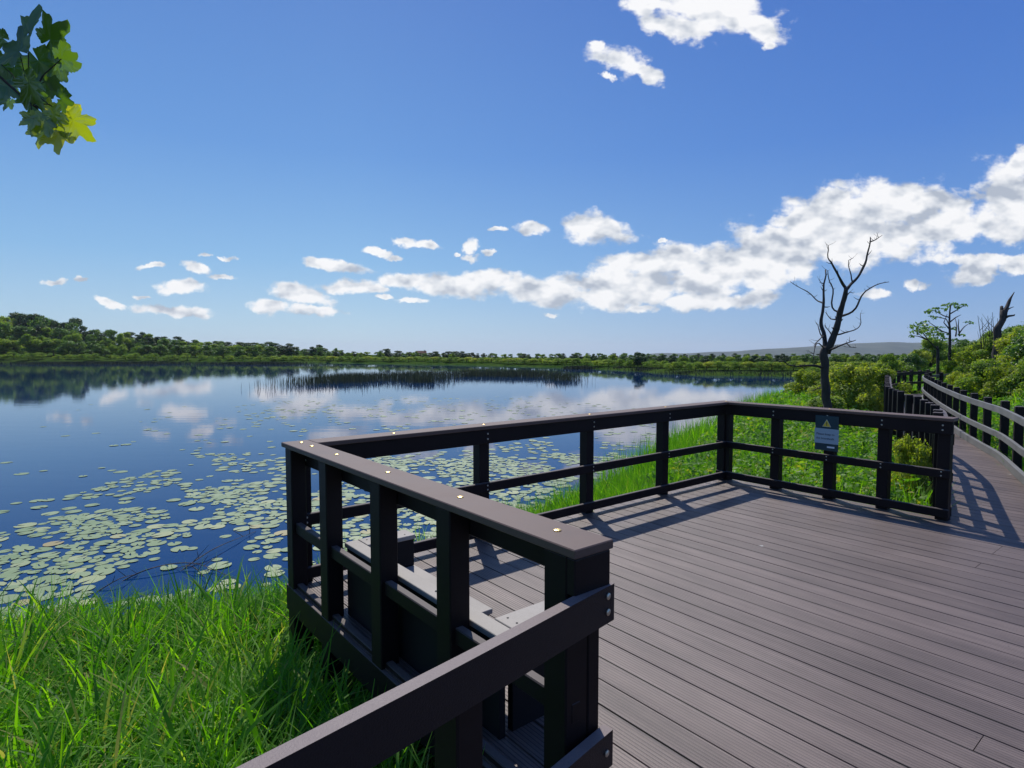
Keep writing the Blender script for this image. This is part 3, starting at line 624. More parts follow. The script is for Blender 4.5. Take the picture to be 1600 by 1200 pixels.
# -------- foreground reed grass, left bank
def near_ground(X,Y): return (lake_sd(X,Y)>-.12)&~in_platform(X,Y,.03)
def tussocks(nt,per,x0,x1,y0,y1,cond,hr,wr,rad=.16,segs=5,droop=1.3,dens=None):
    T=scatter(nt,x0,x1,y0,y1,cond,dens); nt=len(T); idx=np.repeat(np.arange(nt),per); n=len(idx)
    az=rng.uniform(0,2*math.pi,n); rr=rad*np.sqrt(rng.uniform(0,1,n))*rng.uniform(.6,1.4,nt)[idx]
    P2=T[idx]+np.stack([np.cos(az)*rr,np.sin(az)*rr],1); k=cond(P2[:,0],P2[:,1]); P2,idx,az,rr=P2[k],idx[k],az[k],rr[k]; n=len(idx)
    th=rng.uniform(.62,1.25,nt)[idx]; tw=rng.uniform(.7,1.5,nt)[idx]; tv=rng.normal(size=nt)[idx]*.17; swirl=rng.normal(size=nt)[idx]*.5
    u=rng.uniform(0,1,n)
    addrib(P2,(hr[0]+(hr[1]-hr[0])*u**1.1)*th,rng.uniform(wr[0],wr[1],n)*tw,np.clip(.08+rr/rad*.42+rng.uniform(-.1,.42,n),.04,1.1),az+swirl+rng.normal(size=n)*.4,segs,np.clip(.50+tv+.17*rng.normal(size=n),0,1),droop=droop)
ngc=lambda X,Y: near_ground(X,Y)&frustum(X,Y,.1)&(Y>1.0)
tussocks(430,64,-6.5,1.2,.7,7.2,ngc,(.22,.66),(.009,.019),.17,6,1.4)
tussocks(260,26,-6.5,1.2,.7,6.8,ngc,(.30,.72),(.016,.030),.12,7,1.7)
P2=scatter(9000,-6.5,1.2,.7,7.2,ngc); n=len(P2)
addrib(P2,rng.uniform(.12,.38,n),rng.uniform(.006,.014,n),rng.uniform(.2,1.1,n),rng.uniform(0,6.28,n),4,np.clip(.38+.2*rng.normal(size=n),0,1))
P2=scatter(240,-6.5,1.0,.8,6.8,ngc); n=len(P2)   # last year's straw
addrib(P2,rng.uniform(.3,.75,n),rng.uniform(.004,.008,n),rng.uniform(.2,1.3,n),rng.uniform(0,6.28,n),5,np.full(n,1.15))
# clump edges along the lake: sparse upright stems in the shallows
P2=scatter(260,-6,1.0,4.6,9.5,lambda X,Y:(lake_sd(X,Y)<.1)&(lake_sd(X,Y)>-.7)&~in_platform(X,Y,.05)); n=len(P2)
addrib(P2,rng.uniform(.45,.9,n),rng.uniform(.006,.012,n),rng.uniform(.02,.35,n),rng.uniform(0,6.28,n),5,rng.uniform(.4,1,n))
flush('grass',M_grass)
# -------- right bank grass beyond the lakeside and right rails
cond=lambda X,Y:(lake_sd(X,Y)>-.25)&~in_platform(X,Y,.06)&~in_walk(X,Y,.10)&frustum(X,Y,.06)
P2=scatter(52000,-.6,14,6.0,17,cond,lambda X,Y:np.clip(np.exp(-(lake_sd(X,Y)-.3)/2.2)+.22,0,1)*np.clip(14/np.maximum(Y,6)/1.6,0,1)); n=len(P2); cl=patchy(P2[:,0],P2[:,1],1.2)
addrib(P2,rng.uniform(.3,.75,n)*(.7+.5*cl),rng.uniform(.007,.016,n),rng.uniform(.1,.7,n),rng.uniform(0,6.28,n),4,np.clip(.52+.2*rng.normal(size=n)+.25*(cl-.5),0,1))
P2=scatter(26000,3,34,15,42,cond); n=len(P2)
addrib(P2,rng.uniform(.4,.85,n),rng.uniform(.02,.05,n),rng.uniform(.1,.6,n),rng.uniform(0,6.28,n),3,np.clip(.6+.2*rng.normal(size=n),0,1))
P2=scatter(2600,1.5,16,9,32,lambda X,Y:(lake_sd(X,Y)<.1)&(lake_sd(X,Y)>-1.1)&~in_platform(X,Y,.1),lambda X,Y:np.exp(lake_sd(X,Y)*2)); n=len(P2)
addrib(P2,rng.uniform(.5,1.05,n),rng.uniform(.008,.015,n),rng.uniform(.02,.3,n),rng.uniform(0,6.28,n),4,rng.uniform(.0,.8,n))
flush('grass',M_grass)
# -------- herbs (docks, hogweed, nettles) as leaf clumps
def herbs():
    V=[];F=[];A=[];off=0; UV=[];UF=[];UA=[];uoff=0
    land=lambda X,Y:(lake_sd(X,Y)>.9)&~in_platform(X,Y,.12)&~in_walk(X,Y,.22)&frustum(X,Y,.06)
    spots=np.concatenate([scatter(900,2.2,16,7,17,land),scatter(1500,6,36,15,42,land)])
    for (x,y) in spots:
        far=max(1,y/11); k=int(150/far**.8); h=random.uniform(.35,.85); rad=random.uniform(.18,.42)*far**.4; g=gh(x,y)
        th=rng.uniform(0,6.28,k); rr=rad*np.sqrt(rng.uniform(0,1,k)); zz=h*(rng.uniform(.25,1,k))*(1-.45*(rr/rad)**2)
        C=np.stack([x+rr*np.cos(th),y+rr*np.sin(th),g+zz],1); nr=rng.normal(size=(k,3))*.55; nr[:,2]+=1; nr/=np.linalg.norm(nr,axis=1)[:,None]
        v,f=leaf_quads(C,rng.uniform(.03,.075,k)*far**.75,nr,0,1.5); V.append(v);F.append(f+off);off+=len(v); base=random.gauss(.48,.20)
        A.append(np.clip(base+.18*rng.normal(size=k),0,1))
        if random.random()<.045:
            q=26; th=rng.uniform(0,6.28,q); rr=.07*np.sqrt(rng.uniform(0,1,q))*far**.4; C=np.stack([x+rr*np.cos(th),y+rr*np.sin(th),g+h+.06+0*rr],1); nr=rng.normal(size=(q,3))*.3; nr[:,2]+=1; nr/=np.linalg.norm(nr,axis=1)[:,None]
            v,f=leaf_quads(C,np.full(q,.016)*far**.8,nr,0,1); UV.append(v);UF.append(f+uoff);uoff+=len(v);UA.append(rng.uniform(0,1,q))
    o=np_mesh('undergrowth',np.concatenate(V),np.concatenate(F),[M_herb],var=np.concatenate(A)); tag(o,kind='stuff')
    o=np_mesh('white_flowers',np.concatenate(UV),np.concatenate(UF),[M_umbel],var=np.concatenate(UA)); tag(o,kind='stuff')
herbs()
# -------- reed beds standing in the lake
def reeds(name,polys,n,h,w,extra=0):
    P=[]
    for (x0,x1,y0,y1,k) in polys:   # photo-region translated to a patch of lake
        a=un((x0+x1)/2,(y0+y1)/2,WATER_Z); na=int(n*k)
        c0=un(x0,(y0+y1)/2,WATER_Z); c1=un(x1,(y0+y1)/2,WATER_Z); d0=un((x0+x1)/2,y1,WATER_Z).y; d1=un((x0+x1)/2,y0,WATER_Z).y
        t=rng.normal(size=na)*.33; r=rng.normal(size=na)*.33
        xx=(c0.x+c1.x)/2+t*(c1.x-c0.x)/2*1.3; yy=(d0+d1)/2+r*(d1-d0)/2*1.3
        P.append(np.stack([xx,yy],1))
    P2=np.concatenate(P); m=len(P2)
    P3=np.concatenate([P2,np.full((m,1),WATER_Z-.02)],1); hh=rng.uniform(.6,1.0,m)*h; V,F,a=ribbon_obj('g',P3,hh,np.full(m,w)*rng.uniform(.7,1.3,m),rng.uniform(0,.16,m),rng.uniform(0,6.28,m),3,None,rng.uniform(0,1,m))
    o=np_mesh(name,V,F,[M_reed],var=a); tag(o,kind='stuff'); return o
reeds('reed_bed',[(470,620,588,603,1),(430,560,589,608,.35),(580,720,585,597,1),(680,820,583,591,1),(760,880,585,591,.8),(840,915,588,598,.35),(620,700,596,600,.2)],2000,.85,.03)
reeds('reed_bed',[(880,935,575.5,577.5,.25),(955,1000,577,578.5,.25),(990,1075,579,581.5,.6),(1060,1290,583,587,1.6),(1180,1300,584,589,.8),(320,480,568,570,.6),(0,320,567,570,1.1)],4600,.62,.07)
# ------------------------------------------------------------------ lily pads
def pads():
    E=[(170,850,230,70,1.0),(330,800,130,48,.8),(60,900,130,60,.9),(250,880,190,50,.8),(420,780,80,40,.6),(560,800,90,50,.8),(640,760,110,50,.8),(760,735,130,42,1.0),(850,712,90,30,.8),(720,800,120,40,.5),
       (470,645,90,20,.28),(640,655,130,25,.22),(330,690,160,40,.10),(1000,690,70,40,.45),(900,670,120,30,.35),(260,715,200,30,.07),(150,760,200,50,.10),(750,640,200,22,.12)]
    pos=[]; cell={}
    def dens(x,y):
        d=.006
        for cx,cy,rx,ry,k in E:
            q=((x-cx)/rx)**2+((y-cy)/ry)**2; d=max(d,k*math.exp(-q*q*.9))
        return d
    tries=0
    while tries<56000:
        tries+=1
        if random.random()<.7: X=random.uniform(-8.5,3.0); Y=random.uniform(5.6,16)
        else: X=random.uniform(-22,10); Y=random.uniform(9,36)
        if abs(X)>.9*Y: continue
        x,y=px((X,Y,WATER_Z)); 
        if random.random()>dens(x,y)*min(1,max(0.02,.50+2.9*mnoise.noise(Vector((X*.8,Y*.6,3))))): continue
        r=random.uniform(.06,.155); key=(int(X//.4),int(Y//.4)); ok=True
        for i in (-1,0,1):
            for j in (-1,0,1):
                for (a,b,c) in cell.get((key[0]+i,key[1]+j),()):
                    if (a-X)**2+(b-Y)**2<((r+c)*.76)**2: ok=False
        if not ok: continue
        cell.setdefault(key,[]).append((X,Y,r)); pos.append((X,Y,r))
    P=np.array(pos); sd=lake_sd(P[:,0],P[:,1]); P=P[sd<-.15]; P=P[~in_platform(P[:,0],P[:,1],.1)]
    P=P[np.argsort(np.hypot(P[:,0],P[:,1])/P[:,2])]
    def pad_geo(seed):
        rr=random.Random(seed); n=18; notch=.22; V=[(0,0,.004)]; 
        for ring,(f,z) in enumerate(((.6,.004),(1.0,rr.uniform(.002,.010)))):
            for k in range(n):
                a=notch+(2*math.pi-2*notch)*k/(n-1); w=1+.035*math.sin(a*3+seed)+.02*math.sin(a*7+seed*2); 
                V.append((f*w*1.0*math.cos(a),f*w*.9*math.sin(a),z+(rr.uniform(0,.03)*max(0,math.sin(a*2+seed)) if ring else 0)))
        F=[]
        for k in range(n-1): F.append((0,1+k,2+k)); F.append((1+k,1+n+k,2+n+k,2+k))
        return V,F
    protos=[]
    for s in range(7):
        V,F=pad_geo(s); me=bpy.data.meshes.new('lily_pad'); me.from_pydata(V,[],F); me.materials.append(M_pad); me.polygons.foreach_set('use_smooth',[True]*len(F)); me.update(); protos.append((me,V,F))
    k=0
    for (X,Y,r) in P[:300]:
        o=bpy.data.objects.new('lily_pad',protos[k%7][0]); COL.objects.link(o); o.location=(X,Y,WATER_Z+.003+.0012*(k%6)); o.scale=(r,r,r); o.rotation_euler=(random.uniform(-.02,.02),random.uniform(-.02,.02),random.uniform(0,6.28))
        tag(o,'round pale green lily pad floating on the dark blue water among the near pads','lily pad','lily pads floating near the bank'); k+=1
    V=[];Fq=[];A=[]; off=0
    for (X,Y,r) in P[300:]:
        me,v,f=protos[k%7]; a=random.uniform(0,6.28); c,s=math.cos(a),math.sin(a); z=WATER_Z+.003+.0012*(k%6)
        V+= [(X+r*(c*q[0]-s*q[1]),Y+r*(s*q[0]+c*q[1]),z+q[2]*r) for q in v]; Fq+=[tuple(i+off for i in g) for g in f]; off+=len(v); k+=1
    o=mesh_obj('lily_pads',V,Fq,M_pad,smooth=True); tag(o,kind='stuff')
    print('pads',len(P))
pads()
# ------------------------------------------------------------------ trees
def crown_pts(clumps,per,leaf,flat=.8):
    V=[];F=[];A=[];off=0
    for (cx,cy,cz,rx,rz,v) in clumps:
        n=max(8,int(per*rx*rx)); d=rng.normal(size=(n,3)); d/=np.linalg.norm(d,axis=1)[:,None]; d[:,2]=np.where((d[:,2]<-.35)&(rng.random(n)<.6),-d[:,2]*.8,d[:,2])
        rad=rng.uniform(.35,1.12,n)**.6; rad=np.where(rng.random(n)<.10,rad*rng.uniform(1.05,1.45,n),rad); C=np.stack([cx+d[:,0]*rx*rad,cy+d[:,1]*rx*rad,cz+d[:,2]*rz*rad],1)
        nr=d*.8+rng.normal(size=(n,3))*.6; nr[:,2]+=.35; nr/=np.linalg.norm(nr,axis=1)[:,None]
        q,f=leaf_quads(C,leaf*rng.uniform(.5,1.5,n),nr,0,1.25); V.append(q);F.append(f+off);off+=len(q);A.append(np.clip(v+.22*rng.normal(size=n),0,1))
    return np.concatenate(V),np.concatenate(F),np.concatenate(A)
def far_tree_mesh(seed,fol,kind):
    """about 1 x 1 x 1 unit tree (height 1) as a single small mesh: crown + trunk"""
    r=random.Random(seed); cl=[]
    nc={'round':26,'tall':24,'pine':16,'shrub':16,'umbrella':12}[kind]
    for i in range(nc):
        a=r.uniform(0,6.28); t=r.random()
        if kind=='round': z=.14+.78*t; w=.42*math.sin(math.pi*min(1,(t*.80+.16)))**.7
        elif kind=='tall': z=.22+.70*t; w=.24*math.sin(math.pi*(t*.8+.12))**.6
        elif kind=='pine': z=.45+.47*t; w=.30*(1-t*.4)
        elif kind=='umbrella': z=.70+.22*t; w=.42*(1-.6*t)
        else: z=.22+.5*t; w=.55*math.sin(math.pi*(t*.7+.2))
        q=math.sqrt(r.random())*w; s=r.uniform(.08,.17)*(1.25 if kind=='shrub' else 1)
        cl.append((q*math.cos(a),q*math.sin(a),z,s,s*r.uniform(.75,1.1),r.uniform(.1,.9)))
    V,F,A=crown_pts(cl,15000 if kind!='shrub' else 10000,.034)
    tv,tf=[],[]; tube([(0,0,-.08),(.01,0,.3),(0,.01,.7)],[.025,.02,.01],5,V=tv,F=tf,cap=False)
    for i in range(5):
        c=cl[i]; tube([(0,0,.28+.05*i),(c[0]*.6,c[1]*.6,c[2]-.05),(c[0],c[1],c[2])],[.012,.008,.004],4,V=tv,F=tf,cap=False)
    tv=np.array([tuple(v) for v in tv]); tf=np.array(tf)+len(V); VV=np.concatenate([V,tv]); FF=np.concatenate([F,tf])
    o=np_mesh('proto',VV,FF,[fol,M_bark],var=np.concatenate([A,np.full(len(tf),.5)]),midx=np.concatenate([np.zeros(len(F)),np.ones(len(tf))])); me=o.data; bpy.data.objects.remove(o); return me
FT={'light':[far_tree_mesh(i,M_fol_light,'round') for i in (1,2)],'shrub':[far_tree_mesh(i,M_fol_light,'shrub') for i in (3,4)],'green':[far_tree_mesh(i,M_fol_green,'round') for i in (5,6,7)],
    'dark':[far_tree_mesh(i,M_fol_dark,'round') for i in (8,9)],'tall':[far_tree_mesh(i,M_fol_dark,'tall') for i in (10,)],'pine':[far_tree_mesh(i,M_fol_dark,'umbrella') for i in (11,12)],'yshrub':[far_tree_mesh(i,M_fol_yel,'shrub') for i in (13,14)]}
FLAB={'light':('pale green round tree','tree'),'shrub':('low pale green shrub','shrub'),'green':('mid green round tree','tree'),'dark':('dark green round tree','tree'),'tall':('dark narrow tree','tree'),'pine':('flat topped dark tree on the skyline','tree'),'yshrub':('yellow green low shrub','shrub')}
def far_tree(kind,x,Y,ytop,where,group,wk=1.0,label=None):
    """tree whose foot is at depth Y in the sight line of column x and whose top reaches row ytop"""
    top=at(x,ytop,Y); g=gh(top.x,Y); h=max({'shrub':1.2,'yshrub':1.2}.get(kind,3.0 if x<430 else 1.5),top.z-g); me=random.choice(FT[kind])
    nm={'shrub':'shrub','yshrub':'shrub','pine':'pine_tree'}.get(kind,'broadleaf_tree')
    o=bpy.data.objects.new(nm,me); COL.objects.link(o); o.location=(top.x,Y,g-.02*h); w=max(h*wk*1.15,{'shrub':2.6,'yshrub':2.6,'pine':4,'tall':1.3}.get(kind,4.2 if x<430 else 2.3)*Y/150)*random.uniform(.9,1.15); o.scale=(w,w,h/.97); o.rotation_euler=(0,0,random.uniform(0,6.28))
    a,b=FLAB[kind]; tag(o,label or f'{a} {where}',b,group); return o
SKY=[(-120,492),(0,492),(45,489),(100,500),(150,512),(210,517),(265,523),(300,531),(344,533),(375,541),(410,541),(500,543),(560,549),(603,550),(634,551),(681,552),(737,555),(765,561),(800,560),(850,560),(900,560),(960,559),(1000,556),(1060,557),(1115,556),(1200,553),(1260,552),(1340,552),(1420,552)]
def sky_y(x): return float(np.interp(x,[p[0] for p in SKY],[p[1] for p in SKY]))
def shore_Y(x):
    # first land beyond the lake along the sight column
    d=sight(x,600); Ys=np.arange(45,150,.5); Xs=Ys*(x-800)/FPX/ math.cos(PITCH)*1.0; s=lake_sd(Xs,Ys); k=np.where((s[:-1]<0)&(s[1:]>=0))[0]
    return float(Ys[k[-1]+1]) if len(k) else 60.
GL='trees of the wood across the lake on the left'; GMid='trees on the far shore beyond the reed bed'; GRt='trees on the far shore at the right'
def wood():
    x=-60
    while x<430:
        Y0=shore_Y(x); sy=sky_y(x); base=568
        far_tree('shrub',x+random.uniform(-6,6),Y0+2+random.uniform(0,3),base-random.uniform(11,20)*(1 if x<330 else .7),'at the water edge below the wooded hill on the left',GL,1.5)
        x+=21
    x=-70
    while x<430:
        Y0=shore_Y(x); sy=sky_y(x); k=random.choice(['green','light','light','green'])
        far_tree(k,x+random.uniform(-8,8),Y0+10+random.uniform(0,5),563-(563-sy)*random.uniform(.42,.58),'low on the wooded hill across the lake on the left',GL,1.25); x+=19
    x=-70
    while x<430:
        Y0=shore_Y(x); sy=sky_y(x); far_tree(random.choice(['green','light','green','dark','light']),x+random.uniform(-8,8),Y0+26+random.uniform(0,8),560-(560-sy)*random.uniform(.70,.84),'half way up the wooded hill across the lake on the left',GL,.95); x+=16
    x=-80
    while x<430:
        Y0=shore_Y(x); sy=sky_y(x); far_tree(random.choice(['green','dark','dark','light']),x+random.uniform(-6,6),Y0+46+random.uniform(0,8),sy+random.uniform(0,6),'along the crest of the wooded hill on the left',GL,.8); x+=13
    for (xx,yy) in ((32,489),(119,497),(54,492)): far_tree('pine',xx,196,yy,'',GL,.8,label='flat topped dark tree standing above the crest of the left wood')
    # middle stretch
    for x in np.arange(430,905,13): far_tree(random.choice(['shrub','yshrub','shrub']),x,shore_Y(x)+3+random.uniform(0,3),571-random.uniform(5,9),'at the water edge beyond the reed bed',GMid,2.0)
    for x in np.arange(430,905,10.5):
        sy=sky_y(x); far_tree(random.choice(['green','dark','light','green','tall']),x+random.uniform(-4,4),shore_Y(x)+18+random.uniform(0,25),sy+random.uniform(-2.5,5),'on the far shore beyond the reed bed',GMid,1.15)
    for xx,yy,k in ((418,534,'tall'),(430,536,'dark'),(455,537,'dark'),(498,539,'dark'),(526,549,'dark'),(603,545,'dark'),(621,548,'dark'),(640,550,'dark'),(655,552,'dark'),(667,552,'dark'),(682,549,'dark'),(700,549,'dark'),(712,549,'dark'),(724,549,'dark'),(738,551,'dark'),(819,554,'dark')): far_tree(k,xx,shore_Y(xx)+30,yy,'rising above the far wood in the middle distance',GMid,1.5)
    # right stretch
    for x in np.arange(900,1430,17): far_tree(random.choice(['shrub','yshrub','shrub']),x,shore_Y(x)+3+random.uniform(0,4),578-random.uniform(6,11),'at the water edge of the right far shore',GRt,1.7)
    for x in np.arange(900,1420,15): far_tree(random.choice(['green','light','light','green','dark']),x+random.uniform(-4,4),shore_Y(x)+16+random.uniform(0,14),sky_y(x)+random.uniform(2,9),'on the right far shore',GRt,1.1)
    for x in np.arange(900,1420,19): far_tree(random.choice(['green','dark']),x+random.uniform(-4,4),shore_Y(x)+50+random.uniform(0,30),sky_y(x)+random.uniform(-1,3),'behind the right far shore',GRt,1.2)
    far_tree('tall',997,84,550,'',GRt,1.1,label='tall dark narrow tree standing alone at the water edge left of the dead tree')
    far_tree('tall',1005,85,552,'',GRt,1.1,label='shorter dark tree just right of the lone tall tree')
    far_tree('dark',940,130,554,'',GRt,1.1); far_tree('dark',960,130,555,'standing taller left of the lone narrow tree',GRt,1.1)
    for xx,yy in ((1105,556),(1180,560),(1195,566)): far_tree('dark',xx,78,yy,'close to the right far shoreline',GRt,1.3)
wood()
# ------------------------------------------------------------------ nearer bushes with trunk and crown parts
def bush_proto(seed,fol,n=38,leaf=.055,spread=1.0,tall=1.0,per=420):
    r=random.Random(seed); cl=[]; tv,tf=[],[]
    for i in range(n):
        a=r.uniform(0,6.28); t=r.random(); z=(.35+1.45*t)*tall; w=1.05*spread*math.sin(math.pi*(t*.72+.2)); q=math.sqrt(r.random())*w; s=r.choice((r.uniform(.12,.22),r.uniform(.2,.4)))
        c=(q*math.cos(a),q*math.sin(a),z+r.uniform(-.15,.2),s,s*r.uniform(.8,1.25),r.uniform(.2,.85)); cl.append(c)
        if i%2==0: tube([(0,0,-.2),(c[0]*.3,c[1]*.3,c[2]*.45),(c[0]*.8,c[1]*.8,c[2]*.85),(c[0],c[1],c[2]+.1)],[.035,.025,.012,.004],5,V=tv,F=tf,cap=False)
    V,F,A=crown_pts(cl,per*17,leaf); r0=np_mesh('crown',V,F,[fol],var=A); me=r0.data; bpy.data.objects.remove(r0)
    t0=mesh_obj('trunk',tv,tf,M_bark); tm=t0.data; bpy.data.objects.remove(t0); return me,tm
BP={'yel':[bush_proto(21,M_fol_yel),bush_proto(22,M_fol_yel,n=44)],'lig':[bush_proto(23,M_fol_light),bush_proto(24,M_fol_light,n=46)],'grn':[bush_proto(25,M_fol_green)]}
def bush(kind,x,Y,ytop,label,group='bushes beside the boardwalk',wk=.5,name='bush',cat='bush'):
    top=at(x,ytop,Y); g=gh(top.x,Y); h=max(.5,top.z-g); cm,tm=random.choice(BP[kind]); r=empty(name,(top.x,Y,g),random.uniform(0,6.28),label=label,cat=cat,group=group)
    for nm,me in (('crown',cm),('trunk',tm)):
        o=bpy.data.objects.new(nm,me); COL.objects.link(o); o.parent=r; o.scale=(h*wk,h*wk,h/2.15)
    return r
bush('yel',1338,17.5,556,'yellow green bush right behind the dead tree',wk=.42)
bush('yel',1372,21,563,'yellow green bush between the dead tree and the boardwalk',wk=.5)
bush('yel',1318,22,560,'yellow green bush seen just left of the leafier one by the dead tree trunk',wk=.5)
bush('yel',1262,27,572,'small yellowish bush at the water edge left of the dead tree',wk=.55)
bush('lig',1390,34,556,'pale green bush in front of the distant hill, left of the boardwalk',wk=.5)
bush('yel',1432,43,545,'tall yellow green bush where the boardwalk disappears',wk=.5)
bush('lig',1470,46,536,'pale green tree-like bush above the far end of the boardwalk',wk=.5)
bush('yel',1428,7.9,668,'small yellow green sapling growing against the far right railing',wk=.26)
bush('lig',1295,15.8,622,'low bush at the foot of the dead tree',wk=.8)
k=0
for (x,Y,yt,kd) in [(1500,30,545,'lig'),(1530,27.5,535,'yel'),(1562,27,525,'lig'),(1600,22,512,'yel'),(1640,21,500,'grn'),(1515,34,530,'grn'),(1550,33,520,'lig'),(1590,32,508,'grn'),(1630,30,495,'lig'),(1500,30,556,'yel'),(1680,22,490,'lig'),(1500,27,575,'lig'),(1505,21,575,'yel'),(1540,20,565,'lig'),(1580,19,560,'yel'),(1625,18,550,'lig'),(1420,38,552,'grn'),(1455,45,530,'lig')]:
    bush(kd,x,Y,yt,{'lig':'light green','yel':'yellow green','grn':'mid green'}[kd]+' bush in the thicket on the slope right of the boardwalk','thicket on the slope right of the boardwalk',wk=.5)
# ------------------------------------------------------------------ dead tree (skeleton read off the photo, given its own depth)
def dead_tree():
    Y0=15.0; g=gh(at(1291,640,Y0).x,Y0)
    r=empty('dead_tree',(at(1291,640,Y0).x,Y0,g),0,label='leafless dark dead tree with a forked trunk standing behind the sign on the right bank',cat='tree')
    org=Vector(r.location)
    def z4(x,y): return 1200+x/3.4275, 350+y/3.4275
    def limb(nm,pts,r0,r1,dd=0,seed=0,root=False):
        P=[]; n=len(pts)
        for i,(x,y) in enumerate(pts):
            X,Yp=z4(x,y); dep=Y0+dd*(i/(n-1))**.8
            P.append(at(X,Yp,dep)-org)
        if root: P[0].z=-.25
        P=spline(P,.09)
        for i,p in enumerate(P[1:-1],1): p+=Vector((mnoise.noise(p*3+Vector((seed,0,0))),mnoise.noise(p*3+Vector((0,seed,5))),mnoise.noise(p*3)))*.025
        m=len(P); rad=[.74*(r0+(r1-r0)*(i/(m-1))**.85) for i in range(m)]
        if root: rad[0]*=1.4; rad[1]*=1.2
        V,F=tube(P,rad,9,seed=seed,rough=.35)
        # snapped twig stubs
        rr=random.Random(seed)
        if not root:
            for q in range(4+m//4):
                i=rr.randrange(max(1,m//3),m); t=Vector((rr.uniform(-1,1),rr.uniform(-1,1),rr.uniform(-.1,1))).normalized(); L_=rr.uniform(.04,.19); tube([P[i],P[i]+t*L_*.6,P[i]+t*L_+Vector((0,0,.02))],[rad[i]*.55,rad[i]*.35,.003],5,V=V,F=F)
        return mesh_obj(nm,V,F,M_bark,r,smooth=True)
    limb('trunk',[(318,1150),(316,960),(305,850),(303,760),(300,700),(312,660)],.155,.125,0,1,True)
    limb('branch',[(312,690),(345,620),(372,540),(392,460),(405,400),(418,340)],.125,.065,-.3,2)
    limb('branch',[(418,350),(445,320),(490,270),(520,210),(535,150),(550,90),(548,72)],.062,.018,.5,3)
    limb('branch',[(548,95),(580,85),(612,60)],.022,.007,.1,4)
    limb('branch',[(418,345),(385,290),(345,215),(322,180),(322,115)],.05,.012,-.7,5)
    limb('branch',[(452,310),(445,270),(430,225),(432,195),(450,185)],.025,.009,.3,6)
    limb('branch',[(308,680),(300,600),(285,545),(292,470),(298,400),(300,320),(312,275),(308,245)],.085,.02,.6,7)
    limb('branch',[(300,425),(270,412),(230,378),(180,345),(118,308)],.03,.008,.9,8)
    limb('branch',[(388,478),(355,462),(345,420),(348,350),(328,300),(320,250)],.035,.012,-.6,9)
    limb('branch',[(388,495),(430,482),(470,450),(500,385),(550,345),(600,322),(648,310)],.042,.009,-1.0,10)
    limb('branch',[(368,592),(415,582),(460,568),(495,540),(496,478)],.03,.009,.8,11)
    limb('branch',[(372,510),(335,505),(310,475)],.028,.010,.4,12)
    limb('branch',[(345,600),(320,570),(305,540)],.025,.010,-.4,13)
    limb('branch',[(320,680),(360,660),(420,638),(470,622)],.045,.012,-.9,14)
    limb('branch',[(422,640),(440,660),(472,662)],.018,.008,-.2,15)
    limb('branch',[(305,620),(280,590),(268,545),(260,530)],.030,.009,.5,16)
    limb('branch',[(300,665),(270,640),(252,660),(240,735)],.025,.008,-.8,17)
    limb('branch',[(298,600),(255,640),(250,665)],.02,.01,-.5,17)
    limb('branch',[(300,775),(240,755),(160,762),(105,755),(70,715)],.05,.010,-.6,18)
    limb('branch',[(425,380),(440,365),(458,370)],.018,.008,-.2,19)
    limb('branch',[(300,320),(285,318),(275,300)],.018,.008,.1,20)
    limb('branch',[(300,880),(265,880),(235,895)],.03,.008,.4,21)
dead_tree()
def stub_tree():
    Y0=24.; X0=at(1560,540,Y0).x; g=gh(X0,Y0); r=empty('dead_tree',(X0,Y0,g),0,label='broken dark dead trunk sticking up out of the bushes at the far right',cat='tree'); org=Vector(r.location)
    def z8(x,y): return 1400+x/7.5,440+y/7.5
    def limb(nm,pts,r0,r1,dd,seed,root=False):
        P=[at(*z8(x,y),Y0+dd*i/(len(pts)-1))-org for i,(x,y) in enumerate(pts)]
        if root: P[0]=Vector((P[1].x,0,-.2))
        P=spline(P,.12); m=len(P); V,F=tube(P,[r0+(r1-r0)*i/(m-1) for i in range(m)],8,seed,.3); mesh_obj(nm,V,F,M_bark,r,smooth=True)
    limb('trunk',[(1190,900),(1190,640),(1185,560),(1235,480),(1265,400),(1262,330)],.19,.11,0,1,True)
    limb('branch',[(1262,380),(1300,300),(1330,220),(1365,160),(1385,125)],.10,.015,.3,2); limb('branch',[(1250,420),(1240,350),(1238,290)],.09,.05,.2,3)
    limb('branch',[(1262,430),(1320,405),(1385,395),(1392,385)],.06,.015,-.4,4); limb('branch',[(1285,350),(1330,315),(1380,295)],.035,.01,.2,5)
stub_tree()
